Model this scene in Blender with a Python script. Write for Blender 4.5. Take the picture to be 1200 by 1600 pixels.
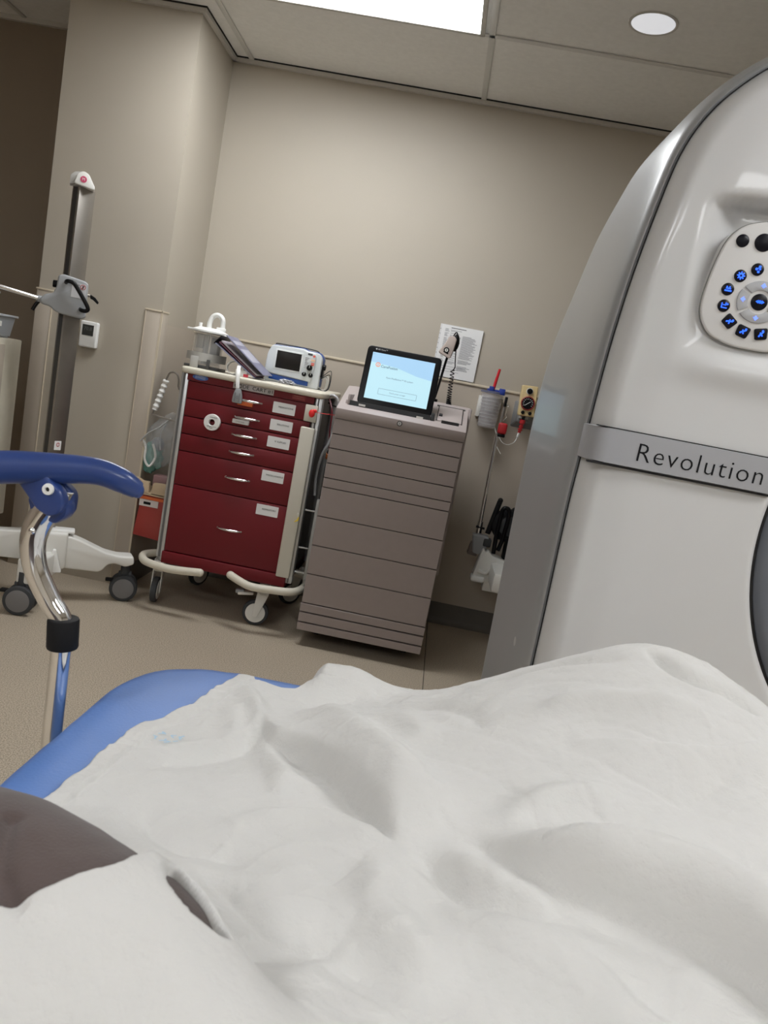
import bpy, bmesh, math, random
import numpy as np
from mathutils import Vector, Matrix, Euler, noise

random.seed(7)
PI = math.pi
rad = math.radians
for o in list(bpy.data.objects):
    bpy.data.objects.remove(o)
C = bpy.context.scene.collection
scene = bpy.context.scene

# ------------------------------------------------------------------ camera
cam_d = bpy.data.cameras.new('camera')
cam = bpy.data.objects.new('camera', cam_d)
C.objects.link(cam)
cam_d.sensor_fit = 'VERTICAL'
cam_d.sensor_height = 24.0
cam_d.lens = 18.0
cam_d.clip_start = 0.02
cam_d.dof.use_dof = True
cam_d.dof.focus_distance = 2.4
cam_d.dof.aperture_fstop = 11
roll, pitch, yaw = rad(10.9), rad(9.54), rad(2.7)
cam_F = Vector((-math.sin(yaw) * math.cos(pitch), math.cos(yaw) * math.cos(pitch), -math.sin(pitch)))
cam_R = cam_F.cross(Vector((0, 0, 1))).normalized()
cam_U = cam_R.cross(cam_F)
right = cam_R * math.cos(roll) + cam_U * math.sin(roll)
up = cam_U * math.cos(roll) - cam_R * math.sin(roll)
m = Matrix((right, up, -cam_F)).transposed().to_4x4()
m.translation = Vector((0, 0, 1.25))
cam.matrix_world = m
scene.camera = cam

# ------------------------------------------------------------------ world, exposure, lamp strengths
world = bpy.data.worlds.new('world')
scene.world = world
world.use_nodes = True
world.node_tree.nodes['Background'].inputs[0].default_value = (0.9, 0.92, 1, 1)
world.node_tree.nodes['Background'].inputs[1].default_value = 0.02
scene.view_settings.view_transform = 'Standard'
scene.view_settings.look = 'None'
scene.view_settings.gamma = 1.0
scene.view_settings.use_curve_mapping = False
scene.view_settings.exposure = 0.3
PANEL = 15.0        # emission of the ceiling light panels
DOWN = 0.45        # the round downlight, nearly off

# ------------------------------------------------------------------ materials
MATS = {}
def mat(name, col, rough=0.5, metal=0.0, spec=0.5, bump=0.0, bscale=200, var=0.0, vscale=30, emit=None, estr=0.0,
        trans=0.0, alpha=1.0, coat=0.0, sheen=0.0, sss=0.0, dark=None):
    if name in MATS:
        return MATS[name]
    m = bpy.data.materials.new(name)
    m.use_nodes = True
    nt = m.node_tree
    b = nt.nodes['Principled BSDF']
    b.inputs['Base Color'].default_value = (*col, 1)
    b.inputs['Roughness'].default_value = rough
    b.inputs['Metallic'].default_value = metal
    b.inputs['Specular IOR Level'].default_value = spec
    b.inputs['Coat Weight'].default_value = coat
    b.inputs['Sheen Weight'].default_value = sheen
    b.inputs['Transmission Weight'].default_value = trans
    b.inputs['Alpha'].default_value = alpha
    if emit:
        b.inputs['Emission Color'].default_value = (*emit, 1)
        b.inputs['Emission Strength'].default_value = estr
    tc = nt.nodes.new('ShaderNodeTexCoord')
    n = nt.nodes.new('ShaderNodeTexNoise')
    n.inputs['Scale'].default_value = vscale
    n.inputs['Detail'].default_value = 4
    nt.links.new(tc.outputs['Object'], n.inputs['Vector'])
    mix = nt.nodes.new('ShaderNodeMix')
    mix.data_type = 'RGBA'
    mr = nt.nodes.new('ShaderNodeMapRange')
    mr.inputs['From Min'].default_value = 0.3
    mr.inputs['From Max'].default_value = 0.7
    nt.links.new(n.outputs['Fac'], mr.inputs['Value'])
    nt.links.new(mr.outputs['Result'], mix.inputs['Factor'])
    v = var
    mix.inputs['A'].default_value = (*[c * (1 - v) for c in col], 1)
    mix.inputs['B'].default_value = (*[min(1, c * (1 + v)) for c in col], 1)
    nt.links.new(mix.outputs['Result'], b.inputs['Base Color'])
    if bump > 0:
        n2 = nt.nodes.new('ShaderNodeTexNoise')
        n2.inputs['Scale'].default_value = bscale
        n2.inputs['Detail'].default_value = 3
        nt.links.new(tc.outputs['Object'], n2.inputs['Vector'])
        bp = nt.nodes.new('ShaderNodeBump')
        bp.inputs['Strength'].default_value = bump
        bp.inputs['Distance'].default_value = 0.002
        nt.links.new(n2.outputs['Fac'], bp.inputs['Height'])
        nt.links.new(bp.outputs['Normal'], b.inputs['Normal'])
    MATS[name] = m
    return m

WALL = mat('wall_paint', (0.45, 0.405, 0.335), 0.55, bump=0.15, bscale=350, var=0.02, vscale=2)
GUARD = mat('wall_guard_vinyl', (0.47, 0.41, 0.34), 0.5, bump=0.1, bscale=500, var=0.02, vscale=2)
GUARDL = mat('guard_edge', (0.62, 0.54, 0.42), 0.45)
SHADEWALL = mat('shaded_wall_paint', (0.29, 0.235, 0.18), 0.6, var=0.04, vscale=2)  # wall colour darkened to carry the shade of the recess
CEIL = mat('ceiling_tile', (0.84, 0.83, 0.80), 0.85, bump=0.25, bscale=120, var=0.03, vscale=40)
TBAR = mat('ceiling_grid_metal', (0.66, 0.65, 0.62), 0.5)
TRIMW = mat('ceiling_trim_metal', (0.55, 0.53, 0.49), 0.45)
BASEB = mat('baseboard_rubber', (0.13, 0.115, 0.10), 0.5, var=0.03)
BLACK = mat('black_plastic', (0.005, 0.005, 0.006), 0.3, spec=0.2)
BLACKM = mat('black_rubber', (0.010, 0.010, 0.011), 0.6, spec=0.2)
DGREY = mat('dark_grey_rubber', (0.035, 0.038, 0.042), 0.65)
GREYP = mat('grey_plastic', (0.30, 0.31, 0.32), 0.45)
MGREY = mat('mid_grey_plastic', (0.22, 0.225, 0.235), 0.45)
WHITEP = mat('white_plastic', (0.74, 0.73, 0.69), 0.4)
WHITE2 = mat('bright_white_plastic', (0.85, 0.85, 0.83), 0.35)
CREAM = mat('cream_plastic', (0.66, 0.62, 0.52), 0.45, var=0.03)
RED = mat('cart_red_paint', (0.155, 0.008, 0.014), 0.42, spec=0.35, var=0.05, vscale=6)
GAP = mat('dark_gap', (0.01, 0.009, 0.009), 0.8)
ALU = mat('brushed_aluminium', (0.55, 0.56, 0.57), 0.33, metal=0.85)
STEEL = mat('stainless_steel', (0.33, 0.305, 0.275), 0.36, metal=0.85, var=0.05, vscale=12)
CHROME = mat('chrome', (0.82, 0.82, 0.83), 0.07, metal=1.0)
TAUPE = mat('taupe_enamel', (0.30, 0.25, 0.235), 0.45, var=0.02, bump=0.08, bscale=600)
TAUPEL = mat('light_taupe_enamel', (0.42, 0.365, 0.355), 0.42, var=0.02)
PAPER = mat('paper', (0.80, 0.80, 0.80), 0.7)
INK = mat('ink', (0.012, 0.012, 0.014), 0.7, spec=0.1)
INKG = mat('grey_ink', (0.28, 0.28, 0.30), 0.7)
BLUER = mat('navy_blue_plastic', (0.022, 0.05, 0.19), 0.3, var=0.04, coat=0.2)
BLUEM = mat('blue_vinyl', (0.095, 0.20, 0.50), 0.42, bump=0.15, bscale=260, var=0.06, vscale=9)
GANF = mat('scanner_white_shell', (0.62, 0.615, 0.61), 0.33, coat=0.25, var=0.008, vscale=3)
GANS = mat('scanner_grey_shell', (0.34, 0.345, 0.35), 0.38, metal=0.25, coat=0.15)
BAND = mat('scanner_silver_band', (0.42, 0.425, 0.45), 0.42, metal=0.35)
LINER = mat('bore_liner', (0.12, 0.13, 0.15), 0.4)
PANELM = mat('control_panel_face', (0.66, 0.645, 0.63), 0.4)
RINGK = mat('control_ring_key', (0.42, 0.42, 0.43), 0.35)
BTN = mat('black_button', (0.004, 0.004, 0.008), 0.35, spec=0.2)
BLUEE = mat('blue_lit_icon', (0.02, 0.05, 0.5), 0.5, emit=(0.015, 0.11, 1.0), estr=1.6)
BLUEE2 = mat('pale_blue_lit_icon', (0.1, 0.15, 0.6), 0.5, emit=(0.13, 0.23, 1.0), estr=1.3)
SCREEN = mat('lit_screen', (0.1, 0.1, 0.1), 0.3, emit=(0.46, 0.74, 0.84), estr=0.85)
SCREEN2 = mat('lit_screen_sky', (0.1, 0.1, 0.1), 0.3, emit=(0.33, 0.58, 0.82), estr=0.85)
SCRTXT = mat('screen_lettering', (0.05, 0.05, 0.06), 0.5, emit=(0.10, 0.20, 0.30), estr=0.6)
SCRORG = mat('screen_orange', (0.1, 0.05, 0.03), 0.5, emit=(0.9, 0.22, 0.07), estr=0.8)
DSCR = mat('dark_screen', (0.014, 0.012, 0.011), 0.3, spec=0.2)
MONW = mat('monitor_white_plastic', (0.62, 0.65, 0.66), 0.4)
MONB = mat('monitor_blue_plastic', (0.012, 0.06, 0.26), 0.4)
REDP = mat('red_plastic', (0.42, 0.015, 0.02), 0.4)
ORANGE = mat('orange_plastic', (0.75, 0.16, 0.04), 0.5)
YELLOW = mat('yellow_tag', (0.85, 0.62, 0.03), 0.5)
SHARP = mat('sharps_red_plastic', (0.42, 0.055, 0.045), 0.4, alpha=0.93)
PALEY = mat('gauge_cream_plastic', (0.72, 0.56, 0.29), 0.4)
BLUEP = mat('blue_lid_plastic', (0.02, 0.05, 0.32), 0.4)
LOGOB = mat('blue_print', (0.05, 0.13, 0.42), 0.5)
PINK = mat('pink_print', (0.55, 0.06, 0.14), 0.5)
BINDER = mat('binder_cover', (0.20, 0.20, 0.29), 0.45, var=0.1, vscale=20)
BINDL = mat('binder_print', (0.42, 0.42, 0.50), 0.5)
MAROON = mat('binder_paper_maroon', (0.14, 0.05, 0.07), 0.6)
GREEN = mat('green_mask_plastic', (0.16, 0.36, 0.32), 0.4)
TAN = mat('tan_board', (0.62, 0.48, 0.32), 0.6)
BIN = mat('bin_translucent', (0.45, 0.48, 0.52), 0.4, alpha=0.75)
CANST = mat('ribbed_clear_plastic', (0.80, 0.78, 0.80), 0.25, alpha=0.3)
JARM = mat('jar_clear_plastic', (0.65, 0.65, 0.64), 0.15, alpha=0.2)
BAGM = mat('clear_bag_film', (0.80, 0.82, 0.84), 0.2, alpha=0.24)
BROWN = mat('brown_cloth', (0.080, 0.056, 0.051), 0.8, bump=0.3, bscale=500, var=0.1, vscale=14, sheen=0.15)
LIGHTM = mat('light_diffuser', (0.9, 0.9, 0.9), 0.5, emit=(0.955, 0.98, 1.0), estr=PANEL)
DOWNM = mat('downlight_glass', (0.75, 0.75, 0.76), 0.3, emit=(0.93, 0.95, 1.0), estr=DOWN, var=0.08, vscale=60)

def cloth_mat():
    m = mat('white_cotton', (0.61, 0.60, 0.578), 0.85, var=0.015, vscale=12, sheen=0.2)
    nt = m.node_tree
    b = nt.nodes['Principled BSDF']
    tc = nt.nodes.new('ShaderNodeTexCoord')
    w1 = nt.nodes.new('ShaderNodeTexNoise'); w1.inputs['Scale'].default_value = 900; w1.inputs['Detail'].default_value = 2
    w2 = nt.nodes.new('ShaderNodeTexNoise'); w2.inputs['Scale'].default_value = 34; w2.inputs['Detail'].default_value = 6
    w2.inputs['Roughness'].default_value = 0.6
    nt.links.new(tc.outputs['Object'], w1.inputs['Vector'])
    nt.links.new(tc.outputs['Object'], w2.inputs['Vector'])
    b1 = nt.nodes.new('ShaderNodeBump'); b1.inputs['Strength'].default_value = 0.25; b1.inputs['Distance'].default_value = 0.0006
    b2 = nt.nodes.new('ShaderNodeBump'); b2.inputs['Strength'].default_value = 0.7; b2.inputs['Distance'].default_value = 0.006
    nt.links.new(w1.outputs['Fac'], b1.inputs['Height'])
    nt.links.new(w2.outputs['Fac'], b2.inputs['Height'])
    nt.links.new(b2.outputs['Normal'], b1.inputs['Normal'])
    nt.links.new(b1.outputs['Normal'], b.inputs['Normal'])
    return m
CLOTH = cloth_mat()

def floor_mat():
    m = mat('floor_vinyl', (0.47, 0.40, 0.31), 0.42, var=0.03, vscale=1.5)
    nt = m.node_tree
    b = nt.nodes['Principled BSDF']
    prev = b.inputs['Base Color'].links[0].from_socket
    tc = nt.nodes.new('ShaderNodeTexCoord')
    n = nt.nodes.new('ShaderNodeTexNoise'); n.inputs['Scale'].default_value = 240; n.inputs['Detail'].default_value = 2
    nt.links.new(tc.outputs['Object'], n.inputs['Vector'])
    r = nt.nodes.new('ShaderNodeValToRGB')
    r.color_ramp.elements[0].position = 0.38; r.color_ramp.elements[0].color = (0.60, 0.585, 0.57, 1)
    r.color_ramp.elements[1].position = 0.60; r.color_ramp.elements[1].color = (1.16, 1.16, 1.16, 1)
    nt.links.new(n.outputs['Fac'], r.inputs['Fac'])
    mx = nt.nodes.new('ShaderNodeMix'); mx.data_type = 'RGBA'; mx.blend_type = 'MULTIPLY'
    mx.inputs['Factor'].default_value = 1.0
    nt.links.new(prev, mx.inputs['A'])
    nt.links.new(r.outputs['Color'], mx.inputs['B'])
    nt.links.new(mx.outputs['Result'], b.inputs['Base Color'])
    return m
FLOOR = floor_mat()

# ------------------------------------------------------------------ mesh builder
class MB:
    def __init__(self):
        self.bm = bmesh.new(); self.mats = []
    def _idx(self, m):
        if m not in self.mats: self.mats.append(m)
        return self.mats.index(m)
    def merge(self, b, m, M=None):
        i = self._idx(m)
        if M is not None: b.transform(M)
        for f in b.faces: f.material_index = i
        me = bpy.data.meshes.new('tmp'); b.to_mesh(me); b.free()
        self.bm.from_mesh(me); bpy.data.meshes.remove(me)
        return self
    def box(self, x0, x1, y0, y1, z0, z1, m, bev=0.0, seg=2, M=None, taper=None):
        b = bmesh.new()
        bmesh.ops.create_cube(b, size=1.0)
        for v in b.verts:
            v.co = Vector((x0 + (v.co.x + .5) * (x1 - x0), y0 + (v.co.y + .5) * (y1 - y0), z0 + (v.co.z + .5) * (z1 - z0)))
            if taper: v.co = Vector(taper(v.co))
        if bev > 0:
            bmesh.ops.bevel(b, geom=b.edges[:], offset=bev, segments=seg, profile=0.5, affect='EDGES', clamp_overlap=True)
        return self.merge(b, m, M)
    def cyl(self, p0, p1, r, m, r2=None, seg=24, bev=0.0, M=None):
        p0 = Vector(p0); p1 = Vector(p1); d = p1 - p0
        b = bmesh.new()
        bmesh.ops.create_cone(b, cap_ends=True, cap_tris=False, segments=seg, radius1=r, radius2=(r if r2 is None else r2), depth=d.length)
        if bev > 0:
            ed = [e for e in b.edges if len([f for f in e.link_faces if len(f.verts) > 4]) == 1]
            bmesh.ops.bevel(b, geom=ed, offset=bev, segments=2, profile=0.5, affect='EDGES', clamp_overlap=True)
        R = d.to_track_quat('Z', 'Y').to_matrix().to_4x4()
        R.translation = (p0 + p1) / 2
        b.transform(R)
        return self.merge(b, m, M)
    def sph(self, c, r, m, seg=20, M=None):
        b = bmesh.new()
        bmesh.ops.create_uvsphere(b, u_segments=seg, v_segments=seg // 2, radius=1.0)
        rr = r if isinstance(r, (tuple, list)) else (r, r, r)
        for v in b.verts: v.co = Vector((v.co.x * rr[0] + c[0], v.co.y * rr[1] + c[1], v.co.z * rr[2] + c[2]))
        return self.merge(b, m, M)
    def tube(self, pts, r, m, seg=10, smooth=0, closed=False, M=None, rs=None, flat=1.0):
        P = [Vector(p) for p in pts]
        R = list(rs) if rs else [r] * len(P)
        if smooth:
            Q = []; QR = []; n = len(P)
            rng = range(n) if closed else range(n - 1)
            for i in rng:
                a = P[(i - 1) % n] if (closed or i > 0) else P[i]
                b_, c = P[i], P[(i + 1) % n]
                d = P[(i + 2) % n] if (closed or i + 2 < n) else c
                for k in range(smooth):
                    t = k / smooth
                    Q.append(0.5 * ((2 * b_) + (c - a) * t + (2 * a - 5 * b_ + 4 * c - d) * t * t + (3 * b_ - a - 3 * c + d) * t ** 3))
                    QR.append(R[i] * (1 - t) + R[(i + 1) % n] * t)
            if not closed: Q.append(P[-1]); QR.append(R[-1])
            P, R = Q, QR
        n = len(P); b = bmesh.new(); rings = []
        t0 = (P[1] - P[0]).normalized()
        ref = Vector((0, 0, 1)) if abs(t0.z) < 0.9 else Vector((1, 0, 0))
        u = t0.cross(ref).normalized()
        for i in range(n):
            if closed: t = (P[(i + 1) % n] - P[i - 1]).normalized()
            elif i == 0: t = t0
            elif i == n - 1: t = (P[-1] - P[-2]).normalized()
            else: t = (P[i + 1] - P[i - 1]).normalized()
            u = (u - t * u.dot(t)).normalized(); w = t.cross(u)
            rings.append([b.verts.new(P[i] + (u * math.cos(2 * PI * k / seg) + w * math.sin(2 * PI * k / seg) * flat) * R[i]) for k in range(seg)])
        for i in range(n if closed else n - 1):
            A, B = rings[i], rings[(i + 1) % n]
            for k in range(seg):
                b.faces.new((A[k], A[(k + 1) % seg], B[(k + 1) % seg], B[k]))
        if not closed:
            b.faces.new(list(reversed(rings[0]))); b.faces.new(rings[-1])
        bmesh.ops.recalc_face_normals(b, faces=b.faces[:])
        return self.merge(b, m, M)
    def lathe(self, prof, m, c=(0, 0, 0), seg=32, M=None):
        b = bmesh.new(); rings = []
        for r, z in prof:
            rings.append([b.verts.new((c[0] + r * math.cos(2 * PI * k / seg), c[1] + r * math.sin(2 * PI * k / seg), c[2] + z)) for k in range(seg)])
        for A, B in zip(rings, rings[1:]):
            for k in range(seg): b.faces.new((A[k], A[(k + 1) % seg], B[(k + 1) % seg], B[k]))
        op = tuple(prof[0]) != tuple(prof[-1])
        if op and prof[0][0] > 1e-5: b.faces.new(rings[0])
        if op and prof[-1][0] > 1e-5: b.faces.new(rings[-1])
        bmesh.ops.remove_doubles(b, verts=b.verts[:], dist=1e-6)
        bmesh.ops.recalc_face_normals(b, faces=b.faces[:])
        return self.merge(b, m, M)
    def prism(self, pts, y0, y1, m, bev=0.0, seg=2, M=None, axis='y', rnd=0.0):
        """outline in (x,z) extruded along y (or (x,y) along z, (y,z) along x)"""
        if rnd > 0: pts = round_poly(pts, rnd)
        b = bmesh.new()
        def P(p, t):
            return {'y': (p[0], t, p[1]), 'z': (p[0], p[1], t), 'x': (t, p[0], p[1])}[axis]
        A = [b.verts.new(P(p, y0)) for p in pts]; B = [b.verts.new(P(p, y1)) for p in pts]
        n = len(pts)
        fa = b.faces.new(A); fb = b.faces.new(list(reversed(B)))
        for k in range(n): b.faces.new((A[(k + 1) % n], A[k], B[k], B[(k + 1) % n]))
        bmesh.ops.recalc_face_normals(b, faces=b.faces[:])
        if bev > 0:
            ed = list(set(fa.edges[:]) | set(fb.edges[:]))
            bmesh.ops.bevel(b, geom=ed, offset=bev, segments=seg, profile=0.5, affect='EDGES', clamp_overlap=True)
        return self.merge(b, m, M)
    def raw(self, verts, faces, m, M=None, flip=False):
        b = bmesh.new(); V = [b.verts.new(v) for v in verts]
        for f in faces:
            try: b.faces.new([V[i] for i in f])
            except ValueError: pass
        if not flip: bmesh.ops.recalc_face_normals(b, faces=b.faces[:])
        return self.merge(b, m, M)
    def text(self, s, size, M, m, ex=0.0002, align='CENTER', bold=0.0, space=1.0):
        cu = bpy.data.curves.new('tmp', 'FONT'); cu.body = s; cu.size = size; cu.extrude = ex
        cu.align_x = align; cu.align_y = 'CENTER'; cu.resolution_u = 3; cu.offset = bold; cu.space_character = space
        o = bpy.data.objects.new('tmp', cu); C.objects.link(o)
        dg = bpy.context.evaluated_depsgraph_get()
        me = bpy.data.meshes.new_from_object(o.evaluated_get(dg))
        b = bmesh.new(); b.from_mesh(me)
        bpy.data.objects.remove(o); bpy.data.curves.remove(cu); bpy.data.meshes.remove(me)
        return self.merge(b, m, M)
    def text_fit(self, s, w, h, M, m, **k):
        t = MB(); t.text(s, 1.0, Matrix.Identity(4), m, **k)
        xs_ = [v.co.x for v in t.bm.verts]; ys_ = [v.co.y for v in t.bm.verts]
        sx = w / (max(xs_) - min(xs_)); sy = h / (max(ys_) - min(ys_)); cx = (max(xs_) + min(xs_)) / 2; cy = (max(ys_) + min(ys_)) / 2
        return self.merge(t.bm, m, M @ Matrix.Diagonal((sx, sy, .01, 1)) @ Matrix.Translation((-cx, -cy, 0)))
    def build(self, name, parent=None, angle=40, loc=None):
        """vertices are in world metres unless loc says the frame is already local"""
        me = bpy.data.meshes.new(name)
        if parent is not None and loc is None:
            org = world_of(parent)
            if org is not None: self.bm.transform(Matrix.Translation(-org))
        elif loc is None and parent is None:
            pass
        self.bm.to_mesh(me); self.bm.free()
        for mm in self.mats: me.materials.append(mm)
        me.polygons.foreach_set('use_smooth', [True] * len(me.polygons))
        me.set_sharp_from_angle(angle=rad(angle))
        me.update()
        o = bpy.data.objects.new(name, me); C.objects.link(o)
        if parent is not None: o.parent = parent
        return o

def world_of(o):
    """sum of parent translations; None inside a locally built thing"""
    if o.get('_loc'): return None
    v = Vector((0, 0, 0)); p = o
    while p is not None:
        if p.get('_loc'): return None
        v += p.location; p = p.parent
    return v

def round_poly(pts, r, n=5):
    out = []; N = len(pts)
    for i in range(N):
        p = Vector(pts[i]); a = Vector(pts[i - 1]) - p; c = Vector(pts[(i + 1) % N]) - p
        rr = min(r, a.length * .48, c.length * .48)
        A = p + a.normalized() * rr; B = p + c.normalized() * rr
        for k in range(n + 1):
            t = k / n
            q = A * (1 - t) ** 2 + p * 2 * t * (1 - t) + B * t * t
            out.append((q.x, q.y))
    return out

def rrect(cx, cz, w, h, r, n=5):
    return round_poly([(cx - w / 2, cz - h / 2), (cx + w / 2, cz - h / 2), (cx + w / 2, cz + h / 2), (cx - w / 2, cz + h / 2)], r, n)

def thing(name, label, cat, loc=(0, 0, 0), rotz=0.0, group=None, local=False):
    o = bpy.data.objects.new(name, None); C.objects.link(o)
    o.empty_display_size = 0.05
    o.location = loc; o.rotation_euler = (0, 0, rotz)
    o['label'] = label; o['category'] = cat
    if group: o['group'] = group
    if local or rotz: LOCALS.append(o); o['_loc'] = 1
    return o
LOCALS = []
def tag(o, label, cat, group=None):
    o['label'] = label; o['category'] = cat
    if group: o['group'] = group
    return o
def struct(mb, name):
    o = mb.build(name); o['kind'] = 'structure'
    return o
def relabel(o, label): o['label'] = label; return o

FRONT = Matrix.Rotation(rad(90), 4, 'X')      # text lying in xy -> standing, facing -y
def front(x, y, z, rz=0.0):
    return Matrix.Translation((x, y, z)) @ Matrix.Rotation(rz, 4, 'Z') @ FRONT

# ------------------------------------------------------------------ room
WY = 4.164; CZ = 2.71; PX = -1.39; PY = 3.66; LX = -3.3; RX = 3.4; BY = -3.2
struct(MB().box(LX - .1, RX + .1, BY - .1, WY + .1, -0.08, 0, FLOOR), 'floor')
struct(MB().box(LX, RX, BY, WY, CZ, CZ + .06, CEIL), 'ceiling')
struct(MB().box(LX - .1, RX + .1, WY, WY + .1, 0, CZ + .06, WALL), 'wall_back')
struct(MB().box(RX, RX + .1, BY, WY, 0, CZ + .06, WALL), 'wall_right')
struct(MB().box(LX - .1, LX, BY, WY, 0, CZ + .06, SHADEWALL), 'wall_left')
struct(MB().box(LX - .1, RX + .1, BY - .1, BY, 0, CZ + .06, WALL), 'wall_front')
# boxed-out chase on the left
struct(MB().box(-2.0, PX, PY, WY, 0, CZ, WALL), 'wall_chase')
# side room recess beyond the chase, its shade painted in as a darker wall colour
struct(MB().box(LX, -2.0, WY - .03, WY, 0, CZ, SHADEWALL), 'wall_recess')
# vinyl wall guard sheets, 1.32 m high
g = MB()
g.box(PX, RX, WY - .004, WY, 0, 1.315, GUARD)
g.box(PX, RX, WY - .012, WY, 1.311, 1.323, GUARDL, bev=.002)
g.box(PX - .0, PX + .004, PY + .01, WY, 0, 1.315, GUARD)
struct(g, 'trim_1')
g = MB()                                              # corner guards on the chase
for x0, x1 in ((-2.005, -1.925), (-1.465, PX + .006)):
    g.box(x0, x1, PY - .007, PY, 0, 1.37, GUARD, bev=.002)
    g.box(x0 - .004, x1 + .002, PY - .010, PY, 1.366, 1.374, GUARDL, bev=.001)
g.box(PX, PX + .007, PY - .007, PY + .075, 0, 1.37, GUARD, bev=.002)
g.box(PX, PX + .010, PY - .010, PY + .077, 1.366, 1.374, GUARDL, bev=.001)
g.box(-1.4665, -1.4635, PY - .0085, PY, 0, 1.366, GUARDL)
g.box(PX - .001, PX + .008, PY - .008, PY, 0, 1.366, GUARDL)
g.box(-1.9265, -1.9235, PY - .0085, PY, 0, 1.366, GUARDL)
struct(g, 'trim_2')
b = MB()
b.prism([(WY, 0), (WY - .045, 0), (WY - .03, .004), (WY - .016, .015), (WY - .012, .03), (WY - .010, .112), (WY, .112)], PX, RX, BASEB, axis='x')
struct(b, 'baseboard_back')
b = MB(); b.box(PX, PX + .010, PY + .02, WY, 0, .112, BASEB); struct(b, 'baseboard_left')
# wall angle under the ceiling
t = MB()
def angle_trim(x0, x1, y0, y1, dx, dy):
    t.box(x0, x1, y0, y1, CZ - .022, CZ - .001, TRIMW)
t.box(PX, RX, WY - .022, WY, CZ - .024, CZ, TRIMW)
t.box(PX, RX, WY - .026, WY - .022, CZ - .006, CZ, GAP)
t.box(PX - .0, PX + .022, PY, WY, CZ - .024, CZ, TRIMW)
t.box(PX + .022, PX + .026, PY - .02, WY, CZ - .006, CZ, GAP)
t.box(-2.0, PX + .022, PY - .022, PY, CZ - .024, CZ, TRIMW)
t.box(-2.0, PX + .026, PY - .026, PY - .022, CZ - .006, CZ, GAP)
t.box(LX, -2.0, WY - .052, WY - .03, CZ - .024, CZ, TRIMW)
struct(t, 'trim_3')
# suspended grid
t = MB()
xs = [-2.48, -1.29, -0.095, 1.11, 2.32]
ys = [3.448 - .61 * k for k in range(0, 11)]
for x in xs: t.box(x - .013, x + .013, BY, WY, CZ - .007, CZ - .0015, TBAR, bev=.001)
for y in ys: t.box(LX, RX, y - .013, y + .013, CZ - .007, CZ - .0015, TBAR, bev=.001)
struct(t, 'trim_4')
# floor seam
struct(MB().box(.157, .160, .2, WY - .045, -.001, .0006, GAP), 'trim_5')

# ceiling lights
def panel_light(x0, x1, y0, y1, label, first=[None]):
    if first[0] is None:
        o = thing('ceiling_light', label, 'light', ((x0 + x1) / 2, (y0 + y1) / 2, CZ - .02), group='square panel lights in the ceiling', local=True)
        w, d = (x1 - x0) / 2, (y1 - y0) / 2
        f = MB()
        for s in (-1, 1):
            f.box(s * w - .02 if s > 0 else -w, w if s > 0 else -w + .02, -d, d, 0, .018, TRIMW, bev=.002)
            f.box(-w, w, s * d - .02 if s > 0 else -d, d if s > 0 else -d + .02, 0, .018, TRIMW, bev=.002)
        f.build('frame', o)
        q = MB(); q.box(-w + .018, w - .018, -d + .018, d - .018, .005, .012, LIGHTM)
        q.build('diffuser', o)
        first[0] = o
        return o
    r = first[0].copy(); C.objects.link(r)
    r.location = ((x0 + x1) / 2, (y0 + y1) / 2, CZ - .02)
    for ch in list(first[0].children):
        c = ch.copy(); C.objects.link(c); c.parent = r
    r['label'] = label
    return r
panel_light(xs[1] + .045, xs[2] - .03, 2.838 + .02, 3.448 - .012, 'bright white rectangular ceiling light panel at the top of the photo')
for (cx, cy, lb) in [(-1.895, -.52, 'added unseen ceiling light panel behind the bed beside the left wall'), (1.71, .70, 'ceiling light panel over the scanner front'),  # left-wall panel is added to brighten the cart and cabinet fronts
                     (-.69, -1.74, 'ceiling light panel behind the bed, left'), (1.71, -1.74, 'ceiling light panel behind the bed, right')]:
    w = (xs[2] - xs[1] - .075) / 2; d = (.61 - .032) / 2
    panel_light(cx - w, cx + w, cy - d, cy + d, lb)
o = thing('ceiling_downlight', 'round recessed downlight with a dim white lens', 'light', (.487, 3.14, CZ - .006), local=True)
f = MB(); f.lathe([(.084, 0), (.090, .0015), (.090, .006), (.080, .006), (.080, .002), (.084, 0)], TRIMW); f.build('trim_ring', o)
f = MB(); f.lathe([(.0, .0012), (.06, .0012), (.084, .0030)], DOWNM); f.build('lens', o)

# ------------------------------------------------------------------ code cart
CX0, CX1, CY0, CY1 = -1.184, -.526, 3.45, 3.98
cart = thing('crash_cart', 'dark red crash cart with five labelled drawers and cream bumpers', 'medical cart', (-.855, 3.71, 0))
b = MB()
b.box(CX0 + .035, CX1 - .03, CY0 + .022, CY1, .235, 1.12, mat('cart_side_grey', (0.13, 0.11, 0.105), 0.5))
b.box(CX0 + .03, CX1 - .04, CY0 + .004, CY0 + .03, 1.088, 1.122, RED)
b.box(CX0 + .03, CX1 - .03, CY0 - .004, CY1, .225, .282, RED, bev=.004)
b.build('body', cart)
b = MB(); b.prism(round_poly([(CX0 - .004, CY0 - .018), (CX1 + .006, CY0 - .018), (CX1 + .006, CY1 + .02), (CX0 - .004, CY1 + .02)], .035), 1.118, 1.146, CREAM, bev=.009, seg=3, axis='z')
b.build('top', cart)
for xa, xb in ((CX0, CX0 + .037), (CX1 - .035, CX1)):
    p = MB()
    p.box(xa, xb, CY0 + .004, CY0 + .05, .245, 1.12, ALU, bev=.006)
    p.box(xa + .012, xb - .016, CY0 + .0, CY0 + .006, .25, 1.118, mat('alu_groove', (.16, .16, .165), .5, metal=.6))
    p.box(xa, xb, CY1 - .05, CY1 + .004, .245, 1.12, ALU, bev=.006)
    p.build('corner_post', cart)
DZ = [1.087, 1.006, .926, .845, .765, .605, .285]
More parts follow.
